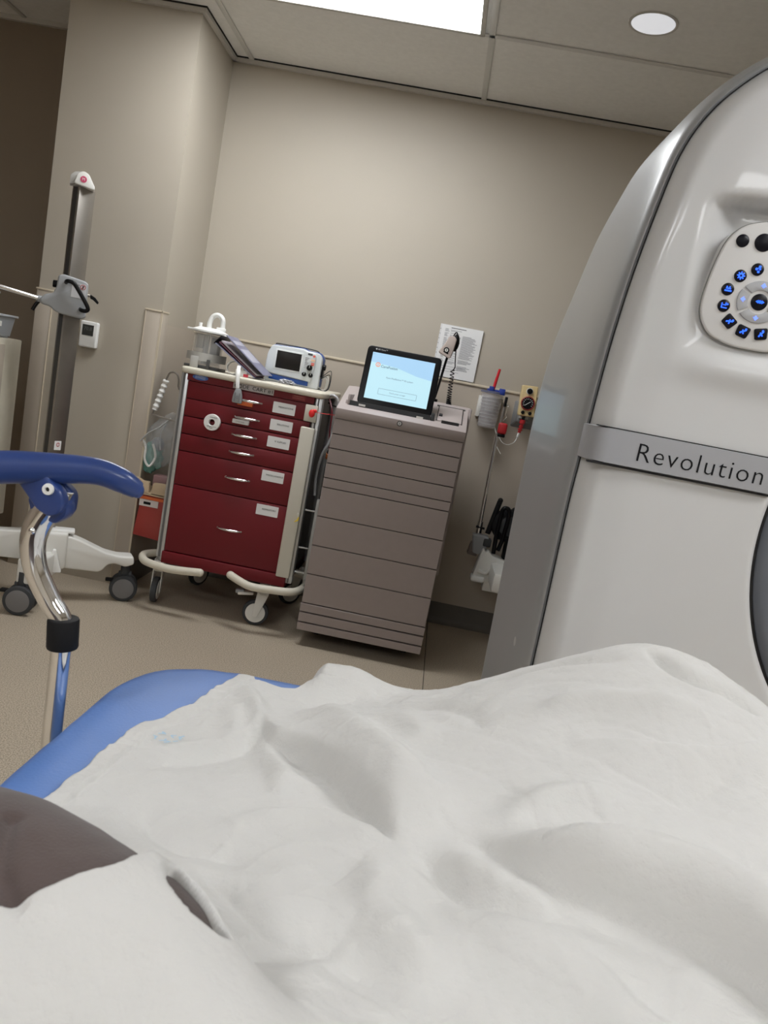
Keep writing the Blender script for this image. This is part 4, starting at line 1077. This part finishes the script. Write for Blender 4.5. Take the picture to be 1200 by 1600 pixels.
# silver name band: follows the rounded left edge
mb = MB()
path = [(.2895, 1.566), (.2885, 1.548), (.292, 1.532), (.300, 1.510), (.310, 1.497), (.325, 1.4915), (.40, 1.490), (.50, 1.490), (.60, 1.490), (.6335, 1.490)]
def strip(path, z0, z1, th, m, c=.0015):
    P = [Vector(p) for p in path]; V = []; F_ = []
    for i, p in enumerate(P):
        a = P[max(i - 1, 0)]; b_ = P[min(i + 1, len(P) - 1)]; t_ = (b_ - a).normalized(); n = Vector((t_.y, -t_.x))
        if n.y > 0 and n.x > 0: n = -n
        zl = z0 + .010 * 0; 
        ins = .006 if i <= 2 else 0
        q = p + n * th
        V += [(p.x, p.y, z0), (q.x, q.y, z0 + c), (q.x, q.y, z1 - c - (0)), (p.x, p.y, z1)]
    for i in range(len(P) - 1):
        for k in range(3): F_.append((i * 4 + k, (i + 1) * 4 + k, (i + 1) * 4 + k + 1, i * 4 + k + 1))
    F_.append((len(P) * 4 - 4, len(P) * 4 - 3, len(P) * 4 - 2, len(P) * 4 - 1)); F_.append((0, 1, 2, 3))
    mb.raw(V, F_, m)
strip(path, 1.1765, 1.2435, .006, BAND)
bd = mb.build('name_band', gan, angle=50)
mb = MB(); mb.text_fit('Revolution', .236, .0335, front(.4985, 1.4837, 1.2085), INK, space=1.12, ex=.05, bold=-.012); mb.build('lettering', bd)
mb = MB(); mb.sph((.2925, 1.535, 1.214), (.004, .006, .009), CHROME); mb.build('screw', bd)
mb = MB(); mb.box(.2925, .640, 1.489, 1.502, 1.1725, 1.1765, GAP); mb.build('panel_gap', gan)
mb = MB(); mb.box(.296, .63, 1.4905, 1.502, 1.2435, 1.2455, GAP)
mb.build('panel_gap', gan)
# oval cap on the side
mb = MB(); mb.sph((.2635, 1.665, .745), (.003, .020, .019), mat('cap_grey', (.45, .45, .44), .35)); mb.build('oval_cap', gan)
# control panel
PF = 1.487
cp_pts = [(.508, 1.655), (.468, 1.641), (.445, 1.612), (.434, 1.564), (.427, 1.505), (.431, 1.472), (.453, 1.443), (.498, 1.430)]
cp_all = cp_pts + [(2 * .531 - x, z) for x, z in reversed(cp_pts)]
mb = MB(); mb.prism(round_poly(cp_all, .018), PF, 1.535, PANELM, bev=.004, seg=3); pn = mb.build('control_panel', gan)
mb = MB(); rp = round_poly(cp_all, .018); mb.tube([(x, PF + .006, z) for x, z in rp], .0018, mat('panel_gasket', (.20, .20, .19), .6), seg=6, closed=True); mb.build('gasket', gan)
def round_btn(x, z, r, icon=None):
    mb = MB(); R = Matrix.Translation((x, PF, z)) @ FRONT
    mb.lathe([(0, .004), (r * .8, .0035), (r * .97, .002), (r, -.001)], BTN, M=R, seg=32)
    if icon: icon(mb, R @ Matrix.Translation((0, 0, .0042)))
    mb.build('button', pn)
def bar(mb, R, x, y, w, h, a=0, m=None): mb.box(-w / 2, w / 2, -h / 2, h / 2, 0, .0004, m or BLUEE, M=R @ Matrix.Translation((x, y, 0)) @ Matrix.Rotation(rad(a), 4, 'Z'))
def dot(mb, R, x, y, r, m=None): mb.cyl((x, y, 0), (x, y, .0004), r, m or BLUEE, seg=14, M=R)
def gear(mb, R):
    mb.lathe([(.0022, 0), (.0048, 0), (.0048, .0004), (.0022, .0004), (.0022, 0)], BLUEE, M=R, seg=20)
    for k in range(8): bar(mb, R @ Matrix.Rotation(k * PI / 4, 4, 'Z'), .0060, 0, .0024, .0018)
def dots(mb, R):
    for x, y, r in ((.002, .0045, .0022), (-.003, 0, .0023), (.003, .0005, .0018), (.001, -.0045, .0022)): dot(mb, R, x, y, r)
    bar(mb, R, 0, .002, .006, .0012, 50)
def couch(mb, R):
    bar(mb, R, 0, -.003, .0125, .0028); bar(mb, R, .0, .001, .009, .0022); dot(mb, R, -.003, .0035, .0014); dot(mb, R, .002, .0035, .0014)
def laser(mb, R):
    bar(mb, R, -.005, 0, .0018, .009); bar(mb, R, 0, -.004, .010, .0018); bar(mb, R, 0, .001, .006, .0016); bar(mb, R, .002, .003, .002, .005); dot(mb, R, .005, .003, .0016)
def person1(mb, R):
    bar(mb, R, 0, 0, .0115, .0024, 40); bar(mb, R, .0, -.001, .008, .0022, -60); dot(mb, R, .003, .0048, .002); dot(mb, R, -.004, -.004, .0015)
def arrows(mb, R):
    dot(mb, R, 0, 0, .0028); bar(mb, R, 0, 0, .011, .0028)
    for s in (-1, 1): mb.prism([(s * .008, 0), (s * .003, .0032), (s * .003, -.0032)], 0, .0004, BLUEE, M=R, axis='z')
def tri(mb, R, a, m=None):
    mb.prism([(0, .005), (.005, -.001), (.0015, -.001), (.0015, -.0035), (-.0015, -.0035), (-.0015, -.001), (-.005, -.001)], 0, .0004, BLUEE2, M=R @ Matrix.Rotation(rad(a), 4, 'Z'), axis='z')
round_btn(.472, 1.614, .0115); round_btn(.509, 1.617, .0160)
RC = (.528, 1.515)
round_btn(.5105, 1.570, .0112, dots); round_btn(.4835, 1.554, .0112, gear); round_btn(.4675, 1.5275, .0112, couch); round_btn(.468, 1.498, .0112, laser)
round_btn(RC[0], RC[1], .0150, arrows)
round_btn(.5455, 1.570, .0112, gear); round_btn(.5725, 1.554, .0112, dots); round_btn(.5885, 1.5275, .0112, couch); round_btn(.588, 1.498, .0112, laser)
for (x, z, a) in ((.4845, 1.4725, -38), (.5125, 1.4595, -15), (.545, 1.4605, 12), (.572, 1.4735, 38)):
    mb = MB(); R = Matrix.Translation((x, PF, z)) @ Matrix.Rotation(rad(-a), 4, 'Y') @ FRONT
    mb.prism(round_poly([(-.012, .010), (.012, .010), (.0105, -.0105), (-.0105, -.0105)], .004), -.002, .0035, BTN, bev=.001, M=R, axis='z')
    person1(mb, R @ Matrix.Translation((0, 0, .0037))); mb.build('button', pn)
# ring segments
for a0, a1, aa in ((205, 158, 180), (143, 37, 90), (22, -22, 0), (-37, -143, -90)):
    lo, hi = min(a0, a1), max(a0, a1)
    if aa == 180: lo, hi = 152, 214
    if aa == 90: lo, hi = 30, 143
    if aa == 0: lo, hi = -34, 22
    if aa == -90: lo, hi = -138, -42
    pts = [(.040 * math.cos(rad(lo + (hi - lo) * k / 14)), .037 * math.sin(rad(lo + (hi - lo) * k / 14))) for k in range(15)] + [(.021 * math.cos(rad(hi - (hi - lo) * k / 14)), .021 * math.sin(rad(hi - (hi - lo) * k / 14))) for k in range(15)]
    mb = MB(); R = Matrix.Translation((RC[0], PF, RC[1])) @ FRONT
    mb.prism(round_poly(pts, .0012, 2), -.002, .0028, RINGK, bev=.001, M=R, axis='z')
    tri(mb, R @ Matrix.Translation((.030 * math.cos(rad(aa)), .0285 * math.sin(rad(aa)), .003)), aa - 90); mb.build('ring_key', pn)

# ------------------------------------------------------------------ stretcher (mostly under the sheet)
MX0, MX1, MZ0, MZ1 = -.375, .50, .70, .80
stt = thing('stretcher', 'stretcher side rail with a navy handle on a bent chrome tube', 'stretcher', (.05, .2, 0))
mb = MB(); mb.box(MX0 + .02, MX1 - .02, -.80, .98, .64, .70, GREYP, bev=.01); mb.build('deck', stt)
for x in (-.25, .38):
    for y in (-.65, .80):
        mb = MB(); mb.cyl((x, y, .12), (x, y, .65), .022, STEEL); mb.cyl((x - .016, y, .07), (x + .016, y, .07), .07, DGREY, bev=.008, seg=28); mb.box(x - .024, x + .024, y - .03, y + .03, .10, .16, GREYP, bev=.006); mb.build('leg', stt)
Y = .85
mb = MB()
mb.tube([(-.414, Y, 1.060), (-.421, Y, 1.040), (-.434, Y, 1.014), (-.438, Y, .988), (-.431, Y, .958), (-.410, Y, .924), (-.396, Y, .907), (-.390, Y, .893), (-.3885, Y, .872)], .014, CHROME, seg=24, smooth=8, rs=[.0165, .0165, .016, .0145, .0135, .0130, .0125, .0125, .0125])
mb.sph((-.433, Y - .0155, 1.007), (.004, .003, .004), CHROME)
rl = mb.build('rail_tube', stt)
mb = MB(); mb.cyl((-.389, Y, .875), (-.384, Y, .60), .0118, CHROME, seg=24); mb.tube([(-.384, Y, .60), (-.38, Y, .655), (-.34, Y, .67)], .012, CHROME, seg=12); mb.cyl((-.3845, Y, .62), (-.35, Y, .665), .013, STEEL); mb.build('rail_post', stt)
mb = MB(); mb.cyl((-.3905, Y, .906), (-.3875, Y, .868), .0182, BLACKM, seg=32, bev=.003); relabel(mb.build('collar', stt), 'black plastic collar')
mb = MB()
gp = [(-.62, Y - .10, 1.055), (-.56, Y - .07, 1.062), (-.49, Y - .04, 1.073), (-.45, Y - .02, 1.079), (-.405, Y, 1.084), (-.375, Y + .012, 1.085), (-.352, Y + .02, 1.079), (-.342, Y + .025, 1.074), (-.334, Y + .03, 1.069)]
mb.tube(gp, .016, BLUER, seg=22, smooth=8, rs=[.0155, .0155, .0155, .0150, .0135, .0125, .0118, .0105, .0085], flat=1.25)
mb.sph((-.334, Y + .03, 1.069), (.0075, .008, .0095), BLUER)
relabel(mb.build('hand_grip', stt), 'navy blue moulded grip')
mb = MB()
mb.prism(round_poly([(-.462, 1.070), (-.425, 1.082), (-.417, 1.070), (-.403, 1.062), (-.397, 1.048), (-.400, 1.036), (-.412, 1.028), (-.428, 1.034), (-.438, 1.045)], .008), Y - .021, Y - .005, BLUER, bev=.004, seg=3)
mb.prism(round_poly([(-.462, 1.070), (-.425, 1.082), (-.417, 1.070), (-.398, 1.055), (-.399, 1.030), (-.412, 1.022), (-.440, 1.030), (-.450, 1.045)], .008), Y + .004, Y + .020, BLUER, bev=.004, seg=3)
mb.prism(round_poly([(-.446, 1.045), (-.44, 1.028), (-.41, 1.018), (-.397, 1.030), (-.397, 1.045), (-.42, 1.06)], .006), Y - .012, Y + .012, BLUER, bev=.004)
jn = mb.build('hinge', stt)
mb = MB(); Rk = Matrix.Translation((-.4165, Y - .0208, 1.0605)) @ FRONT; mb.lathe([(.0025, .001), (.0028, .0035), (.0062, .003), (.0068, 0), (.0025, 0)], WHITE2, M=Rk, seg=28); mb.cyl((0, 0, 0), (0, 0, .0012), .0028, GAP, M=Rk); relabel(mb.build('washer', jn), 'white round washer')

# mattress: rounded slab with soft wrinkles
mb = MB(); b = bmesh.new()
def mat_edge(x, y):
    return 0
nx, ny = 90, 140
def mside(v): return v
V = []; F_ = []
outl = round_poly([(MX0, -.85), (MX1, -.85), (MX1, 1.10), (MX0 + .02, 1.065)], .16, 14)
# concentric rings from the rim inwards give a soft pillowed edge
cxm, cym = .05, .25
prf = [(1.0, .705), (1.004, .72), (1.006, .745), (1.0, .775), (.992, .789), (.98, .7955), (.96, .7985), (.9, .800), (.7, .800), (.4, .800), (.1, .800)]
cur = outl; n_ = len(outl)
# subdivide outline for wrinkles
fine = []
for i in range(n_):
    a = Vector(outl[i]); c = Vector(outl[(i + 1) % n_]); k_ = max(1, int((c - a).length / .02))
    for k in range(k_): fine.append(a.lerp(c, k / k_))
n_ = len(fine)
for s, z in prf:
    for i, p in enumerate(fine):
        q = Vector((cxm, cym)) + (p - Vector((cxm, cym))) * s
        zz = z
        if .9 < s < 1.005 and z > .76: zz += .0022 * noise.noise(Vector((p.x * 22, p.y * 22, s * 9)))
        # a tucked pleat at the far corner
        dd = (p - Vector((-.235, 1.05))).length
        if s > .94: zz -= .006 * math.exp(-(dd / .012) ** 2)
        d2 = (p - Vector((-.33, .70))).length
        if .9 < s < .999: zz -= .004 * math.exp(-(d2 / .012) ** 2)
        V.append((q.x, q.y, zz))
for r in range(len(prf) - 1):
    for i in range(n_): F_.append((r * n_ + i, r * n_ + (i + 1) % n_, (r + 1) * n_ + (i + 1) % n_, (r + 1) * n_ + i))
F_.append(tuple((len(prf) - 1) * n_ + i for i in range(n_))); F_.append(tuple(range(n_)))
mb.raw(V, F_, BLUEM)
tag(mb.build('mattress', angle=70), 'blue vinyl stretcher mattress showing beyond the white sheet', 'mattress')

# ------------------------------------------------------------------ bed sheet
CPT = np.array([(-.29,.66,.805),(-.28,.82,.805),(-.21,1.03,.808),(-.05,1.02,.803),(.04,1.04,.82),(.135,1.04,.868),(.21,1.03,.91),(.31,1.0,.972),(.39,.97,.977),(.46,.92,.948),(.56,.85,.90),(.62,.7,.86),
(0,1.15,.785),(.2,1.15,.81),(.35,1.12,.86),(.5,1.08,.88),(-.2,1.15,.79),(-.35,.9,.80),(-.38,.6,.80),
(-.15,.8,.812),(0,.85,.84),(.1,.85,.88),(.2,.85,.92),(.3,.82,.935),(.42,.78,.92),
(-.15,.65,.82),(0,.65,.845),(.12,.65,.87),(.25,.62,.885),(.38,.6,.88),(.52,.55,.85),
(-.05,.5,.855),(.05,.45,.865),(.2,.45,.87),(.35,.42,.865),(0,.3,.882),(.2,.3,.868),(.3,.18,.86),(-.1,.25,.895),(-.3,.3,.875),(-.2,.3,.89),(0,.1,.89),(-.2,.12,.90),(.5,.3,.84)])
def rbf_fit(P):
    d = np.linalg.norm(P[:, None, :2] - P[None, :, :2], axis=2)
    K = np.where(d > 0, d * d * np.log(d + 1e-12), 0) + np.eye(len(P)) * 2e-4
    A = np.block([[K, np.c_[np.ones(len(P)), P[:, :2]]], [np.c_[np.ones(len(P)), P[:, :2]].T, np.zeros((3, 3))]])
    return np.linalg.solve(A, np.r_[P[:, 2], 0, 0, 0])
WT = rbf_fit(CPT)
def base_h(x, y):
    d = np.sqrt((x[..., None] - CPT[:, 0]) ** 2 + (y[..., None] - CPT[:, 1]) ** 2)
    return (d * d * np.log(d + 1e-12)) @ WT[:-3] + WT[-3] + WT[-2] * x + WT[-1] * y
def poly_dist(x, y, P):
    """unsigned distance, signed distance (left positive) and parameter 0..1 along a polyline"""
    P = smooth_line(P); best = np.full(x.shape, 9.0); sg = np.zeros(x.shape); tt = np.zeros(x.shape)
    L = [0.0]
    for a, b_ in zip(P, P[1:]): L.append(L[-1] + math.hypot(b_[0] - a[0], b_[1] - a[1]))
    for i in range(len(P) - 1):
        ax, ay = P[i]; bx, by = P[i + 1]; dx, dy = bx - ax, by - ay; l2 = dx * dx + dy * dy + 1e-12
        t_ = np.clip(((x - ax) * dx + (y - ay) * dy) / l2, 0, 1)
        ex, ey = x - ax - t_ * dx, y - ay - t_ * dy; d = np.hypot(ex, ey); m_ = d < best
        best = np.where(m_, d, best); sg = np.where(m_, np.sign(dx * ey - dy * ex), sg)
        tt = np.where(m_, (L[i] + t_ * (L[i + 1] - L[i])) / L[-1], tt)
    return best, best * sg, tt
def smooth_line(P, k=5):
    Q = []; n = len(P)
    for i in range(n - 1):
        a = np.array(P[max(i - 1, 0)]); b_ = np.array(P[i]); c = np.array(P[i + 1]); d = np.array(P[min(i + 2, n - 1)])
        for j in range(k):
            t_ = j / k
            Q.append(tuple(.5 * ((2 * b_) + (c - a) * t_ + (2 * a - 5 * b_ + 4 * c - d) * t_ * t_ + (3 * b_ - a - 3 * c + d) * t_ ** 3)))
    Q.append(tuple(P[-1])); return Q
def tap(t_, a=.18, b_=.18):
    u = np.clip(t_ / a, 0, 1) if a > 0 else np.ones_like(t_); v = np.clip((1 - t_) / b_, 0, 1) if b_ > 0 else np.ones_like(t_)
    return u * u * (3 - 2 * u) * v * v * (3 - 2 * v)
# folds: (polyline, kind, amplitude, width, taper start, taper end); amplitude and width in metres
V1 = [(-.153,.918),(-.127,.836),(-.098,.812),(-.068,.787),(-.034,.74),(-.006,.694),(.025,.644),(.041,.621)]
V3 = [(.098,.668),(.112,.622),(.145,.585),(.185,.566),(.228,.556),(.271,.543),(.30,.525),(.325,.50),(.365,.46),(.41,.40)]
FOLDS = [
 (V1, 'step', .016, .034, .40, .15),
 ([(-.097,.956),(-.044,.869),(.01,.759),(.03,.729),(.078,.642)], 'ridge', .013, .030, .2, .3),
 ([(-.194,.996),(-.153,.904),(-.094,.757),(-.057,.724),(-.022,.674)], 'ridge', .006, .016, .15, .3),
 ([(.041,.621),(.068,.601),(.104,.553),(.143,.542),(.177,.541)], 'valley', .009, .014, .3, .3),
 ([(.062,.617),(.099,.594),(.137,.567),(.179,.551)], 'ridge', .006, .014, .3, .3),
 (V3, 'step', .022, .036, .40, .0),
 ([(.135,.658),(.151,.617),(.191,.595),(.237,.593),(.28,.581),(.329,.552),(.38,.50)], 'ridge', .012, .030, .3, .0),
 ([(.124,.646),(.157,.687),(.208,.707),(.264,.704)], 'ridge', .007, .016, .4, .4),
 ([(-.136,.633),(-.109,.657),(-.067,.67),(-.018,.669),(.041,.625)], 'step2', .006, .012, .3, .2),
 ([(-.221,.691),(-.18,.624),(-.137,.598),(-.089,.585),(-.048,.565)], 'valley', .008, .022, .3, .3),
 ([(-.006,.584),(.016,.581),(.029,.526),(.056,.486),(.09,.451)], 'ridge', .008, .020, .3, .3),
 ([(.036,.985),(.11,.976),(.197,.965),(.261,.939),(.31,.923)], 'valley', .005, .010, .3, .3),
 ([(.164,.832),(.193,.857),(.25,.855),(.306,.85),(.369,.85)], 'ridge', .008, .016, .3, .3),
 ([(.309,.958),(.351,.906),(.395,.9),(.448,.886)], 'valley', .009, .010, .2, .2),
 ([(.27,.76),(.30,.72),(.348,.752),(.416,.82)], 'valley', .005, .026, .4, .4),
 ([(-.138,.566),(-.094,.542),(-.061,.506),(-.034,.491),(.013,.481)], 'valley', .008, .020, .3, .4),
 ([(-.078,.472),(-.059,.459),(-.01,.486),(.018,.466),(.058,.443)], 'valley', .007, .022, .3, .3),
 ([(-.11,.755),(-.091,.743),(-.082,.687)], 'ridge', .0015, .010, .4, .4),
 ([(-.255,.74),(-.20,.76),(-.15,.80),(-.12,.88)], 'valley', .004, .020, .3, .3),
 ([(-.02,.93),(.03,.88),(.06,.80)], 'ridge', .005, .020, .3, .3),
 ([(.18,.50),(.26,.47),(.33,.40)], 'valley', .008, .03, .3, .3),
 ([(.05,.55),(.14,.50),(.22,.42),(.30,.33)], 'ridge', .010, .035, .3, .2),
 ([(.02,.97),(.09,.90),(.13,.80)], 'valley', .004, .018, .3, .3),
 ([(.20,.80),(.28,.79),(.36,.80),(.43,.84)], 'step2', .006, .014, .3, .3),
 ([(-.20,.93),(-.17,.86),(-.16,.78)], 'ridge', .003, .012, .3, .3),
 ([(-.05,.42),(.03,.38),(.10,.37)], 'ridge', .006, .02, .3, .3),
]
MC = np.array([(-0.409, 0.489, 0.788, 0.1), (-0.322, 0.477, 0.807, 0.1), (-0.269, 0.453, 0.822, 0.1), (-0.237, 0.429, 0.837, 0.1), (-0.197, 0.411, 0.846, 0.095), (-0.157, 0.394, 0.85, 0.09), (-0.134, 0.392, 0.855, 0.08), (-0.118, 0.391, 0.866, 0.065), (-0.1, 0.388, 0.866, 0.05)])
MC2 = np.array([(-.118,.391,.866,.065),(-.09,.375,.862,.06),(-.05,.352,.845,.06),(0,.325,.820,.065),(.06,.30,.79,.07)])
tq = np.linspace(0, len(MC) - 1, 120); MS = np.stack([np.interp(tq, range(len(MC)), MC[:, k]) for k in range(4)], 1)
def mound(x, y, grow=0.0):
    """height of the brown sleeve: a fat tapering roll"""
    out = np.full(x.shape, .60)
    for cx_, cy_, cz_, r_ in MS:
        r_ = r_ + grow
        q = r_ * r_ - (x - cx_) ** 2 - (y - cy_) ** 2
        out = np.maximum(out, np.where(q > 0, cz_ + np.sqrt(np.maximum(q, 0)), .60))
    # soft creases of the sleeve
    d, s, t_ = poly_dist(x, y, [(-.215, .43), (-.199, .39), (-.187, .377), (-.172, .36)])
    out = out - .006 * np.exp(-(d / .006) ** 2)
    return out
CUT = [(-.33,.33),(-.241,.347),(-.209,.351),(-.181,.362),(-.165,.371),(-.151,.386),(-.136,.406),(-.126,.450)]
SLIV = [(-.111,.437),(-.101,.423),(-.093,.414),(-.083,.406),(-.073,.402),(-.062,.397)]
def smax(a, b_, k): 
    h = np.clip(.5 + .5 * (a - b_) / k, 0, 1); return b_ * (1 - h) + a * h + k * h * (1 - h)
def fbm(x, y, f, seed):
    out = np.zeros(x.shape); rs = np.random.RandomState(seed)
    for o_ in range(14):
        a = rs.rand() * 2 * PI; ff_ = f * (0.6 + 1.3 * rs.rand()); ph = rs.rand() * 6.28
        wx = x + .02 * np.sin(y * f * .7 + ph * 2); wy = y + .02 * np.sin(x * f * .6 + ph)
        out += np.sin((wx * math.cos(a) + wy * math.sin(a)) * ff_ + ph)
    return out / 14
def sheet_h(x, y):
    z = base_h(x, y)
    for P, kind, A, w, ta, tb in FOLDS:
        d, s, t_ = poly_dist(x, y, P); k = tap(t_, ta, tb) * 2.0
        if kind == 'ridge': z = z + A * k * np.exp(-(d / w) ** 2)
        elif kind == 'valley': z = z - A * k * (np.exp(-(d / w) ** 2) * .6 + .4 * np.exp(-d / (w * .5)))
        elif kind == 'step':     # steep on the left side of the line, gentle on the right
            z = z + A * k * np.where(s > 0, (1 - np.exp(-(np.maximum(s, 0) / (w * .17)) ** 1.3)) * np.exp(-(s / (w * 1.7)) ** 2), 0)
            z = z - A * .30 * k * np.exp(-(d / (w * .8)) ** 2)
        elif kind == 'step2':
            z = z + A * k * np.where(s < 0, (1 - np.exp(-(np.maximum(-s, 0) / (w * .2)) ** 1.3)) * np.exp(-(s / (w * 2.2)) ** 2), 0)
    rg = np.abs(fbm(x, y, 16, 31)); z = z + .014 * (.25 - rg) * np.clip((y - .3) * 4, 0, 1)
    msk = np.clip(.5 + 2.2 * fbm(x, y, 9, 77), 0, 1)
    c1 = fbm(x + .25 * y, y, 26, 41); z = z - .0018 * msk * np.exp(-(c1 / .045) ** 2)
    c2 = fbm(x, y - .3 * x, 38, 43); z = z + .0012 * (1 - msk * .6) * np.exp(-(c2 / .05) ** 2)
    c3 = fbm(x, y, 70, 47); z = z + .0006 * np.exp(-(c3 / .05) ** 2)
    z = z + .0030 * fbm(x, y, 30, 1) + .0022 * fbm(x, y, 75, 2) + .0008 * fbm(x, y, 170, 5)
    # near left: the sheet climbs over the brown sleeve, leaving it bare between two edges
    B = mound(x, y)
    d, s, t_ = poly_dist(x, y, CUT)
    sgn = s                                   # left of the cut line (far side) is bare
    dsl, ss, ts = poly_dist(x, y, SLIV)
    cover = np.clip(-sgn / .004, -1, 1)
    cover = np.where(x > -.124, 1.0, cover)
    wdt = .0095 * np.sin(np.clip(ts, 0, 1) * PI) + .0003
    inner = (dsl < wdt) & (ts > .001) & (ts < .999)
    cover = np.where(dsl < wdt + .004, np.clip((dsl - wdt) / .004, -1, 1), cover)
    B2 = np.full(x.shape, .6)
    for u_ in np.linspace(0, 4, 50):
        c_ = [np.interp(u_, range(5), MC2[:, k]) for k in range(4)]
        q = c_[3] ** 2 - (x - c_[0]) ** 2 - (y - c_[1]) ** 2
        B2 = np.maximum(B2, np.where(q > 0, c_[2] + np.sqrt(np.maximum(q, 0)), .6))
    z = smax(z, B2 + .008 - 20 * np.clip(-.11 - x, 0, 1), .03)
    lay = B + .003 + .007 * cover + .002 * fbm(x, y, 60, 9) * (cover > .9)
    zz = smax(z, lay, .006)
    bare = cover < 0
    sl_ = np.clip(1 - (dsl - wdt) / .004, 0, 1) * (ts > .001) * (ts < .999)
    zz = np.where(bare & (B > z), np.minimum(np.maximum(z, B - .012 - .0 * x), B + .003 + .007 * cover), zz)
    zz = np.where((dsl < wdt + .004) & (B > .7), zz * (1 - sl_) + np.minimum(zz, B - .005) * sl_, zz)
    return zz
def sheet_grid():
    ns, nt = 520, 560
    s = np.linspace(0, 1, ns); t_ = np.linspace(0, 1, nt)
    S_, T_ = np.meshgrid(s, t_, indexing='ij')
    y_nodes = [.05, .30, .55, .652, .712, .813, .834, .902, 1.006, 1.03, 1.20]
    x_nodes = [-.42, -.40, -.345, -.292, -.287, -.279, -.270, -.235, -.205, -.200, -.200]
    yF = np.interp(s, [0, .04, .07, .09, .115, .15, .20, .26, .32, .36, .45, 1], [1.006, 1.020, 1.018, 1.025, 1.09, 1.12, 1.13, 1.13, 1.13, 1.14, 1.18, 1.18])
    Y_ = .05 + T_ * (yF[:, None] - .05)
    XL = np.interp(Y_, y_nodes, x_nodes)
    XL = XL + .0012 * np.sin(Y_ * 90) * np.clip((Y_ - .6) * 8, 0, 1)
    X_ = XL + S_ * (.66 - XL)
    Z_ = sheet_h(X_.ravel(), Y_.ravel()).reshape(X_.shape)
    # hem band along the left edge: doubled cloth with little puckers
    e = (X_ - XL)
    hem = ((e < .020) & (Y_ > .60)).astype(float)
    Z_ += hem * (.0026 + .0010 * np.sin(Y_ * 210 + 3 * np.sin(Y_ * 40)))
    Z_ = np.where(Y_ > .60, np.where(e < .020, Z_, Z_ - .0022 * np.exp(-((e - .022) / .003) ** 2)), Z_)
    Z_ = np.maximum(Z_, np.where((Y_ < 1.055), .8035, 0))
    # raised corner at the foot end and the upturned flap next to it
    Z_ += .007 * np.exp(-(((X_ + .195) / .03) ** 2 + ((Y_ - 1.01) / .03) ** 2))
    fl = np.where(X_ < -.085, np.abs((X_ + .085) / .022) ** 3, np.where(X_ < -.06, 0, ((X_ + .06) / .062) ** 2))
    Z_ += .031 * np.exp(-fl - ((Y_ - 1.085) / .045) ** 2)
    # drop over the foot end
    Z_ -= 1.6 * np.clip(Y_ - 1.10, 0, 1) ** 1.25 * np.clip(1.2 - X_ * 0, 0, 1)
    return X_, Y_, Z_
SX, SY, SZ = sheet_grid()
ns, nt = SX.shape
co = np.stack([SX, SY, SZ], -1).reshape(-1, 3)
ii, jj = np.meshgrid(np.arange(ns - 1), np.arange(nt - 1), indexing='ij')
a = (ii * nt + jj).ravel(); quads = np.stack([a, a + nt, a + nt + 1, a + 1], 1)
me = bpy.data.meshes.new('bed_sheet')
me.from_pydata(co.tolist(), [], quads.tolist())
me.polygons.foreach_set('use_smooth', [True] * len(me.polygons)); me.materials.append(CLOTH); me.update()
sheet = bpy.data.objects.new('bed_sheet', me); C.objects.link(sheet)
so = sheet.modifiers.new('thickness', 'SOLIDIFY'); so.thickness = .0022; so.offset = -1
tag(sheet, 'rumpled white cotton sheet spread over the blue mattress and the patient', 'bed sheet')
# faint blue laundry mark near the hem
mb = MB()
rs = random.Random(5)
def zs(x, y): return float(sheet_h(np.array([x]), np.array([y]))[0])
LM = mat('laundry_ink', (.42, .58, .70), .8)
for k in range(16):
    x0 = -.247 + .030 * rs.random(); y0 = .795 + .02 * rs.random(); a = rs.random() * 3
    z0 = zs(x0, y0) + .0026
    dx, dy = .003 * math.cos(a), .003 * math.sin(a)
    mb.raw([(x0 - dx + dy * .3, y0 - dy - dx * .3, z0), (x0 + dx + dy * .3, y0 + dy - dx * .3, z0), (x0 + dx - dy * .3, y0 + dy + dx * .3, z0), (x0 - dx - dy * .3, y0 - dy + dx * .3, z0)], [(0, 1, 2, 3)], LM, flip=True)
bpy.context.view_layer.update()
lm = mb.build('laundry_mark', sheet); relabel(lm, 'faint blue printed laundry mark')

# ------------------------------------------------------------------ brown garment sleeve under the near fold
n1, n2 = 260, 220
gx, gy = np.meshgrid(np.linspace(-.52, -.05, n1), np.linspace(.28, .60, n2), indexing='ij')
gz = mound(gx.ravel(), gy.ravel()).reshape(gx.shape)
gz = gz + np.where(gz > .62, .0018 * fbm(gx, gy, 40, 21) + .0006 * fbm(gx, gy, 110, 22), 0)
gz = np.maximum(gz, .806)
ok = gz > .8065
co = np.stack([gx, gy, gz], -1).reshape(-1, 3)
okf = ok.ravel()
quads = []
for i in range(n1 - 1):
    for j in range(n2 - 1):
        a = i * n2 + j; q = (a, a + n2, a + n2 + 1, a + 1)
        if any(okf[k] for k in q): quads.append(q)
me = bpy.data.meshes.new('brown_garment'); me.from_pydata(co.tolist(), [], quads)
b = bmesh.new(); b.from_mesh(me); bmesh.ops.delete(b, geom=[v for v in b.verts if not v.link_faces], context='VERTS'); b.to_mesh(me); b.free()
me.polygons.foreach_set('use_smooth', [True] * len(me.polygons)); me.materials.append(BROWN); me.update()
o = bpy.data.objects.new('brown_garment', me); C.objects.link(o)
tag(o, 'dark brown cloth garment bulging out from under the white sheet', 'clothing')

for o in LOCALS:
    if '_loc' in o: del o['_loc']
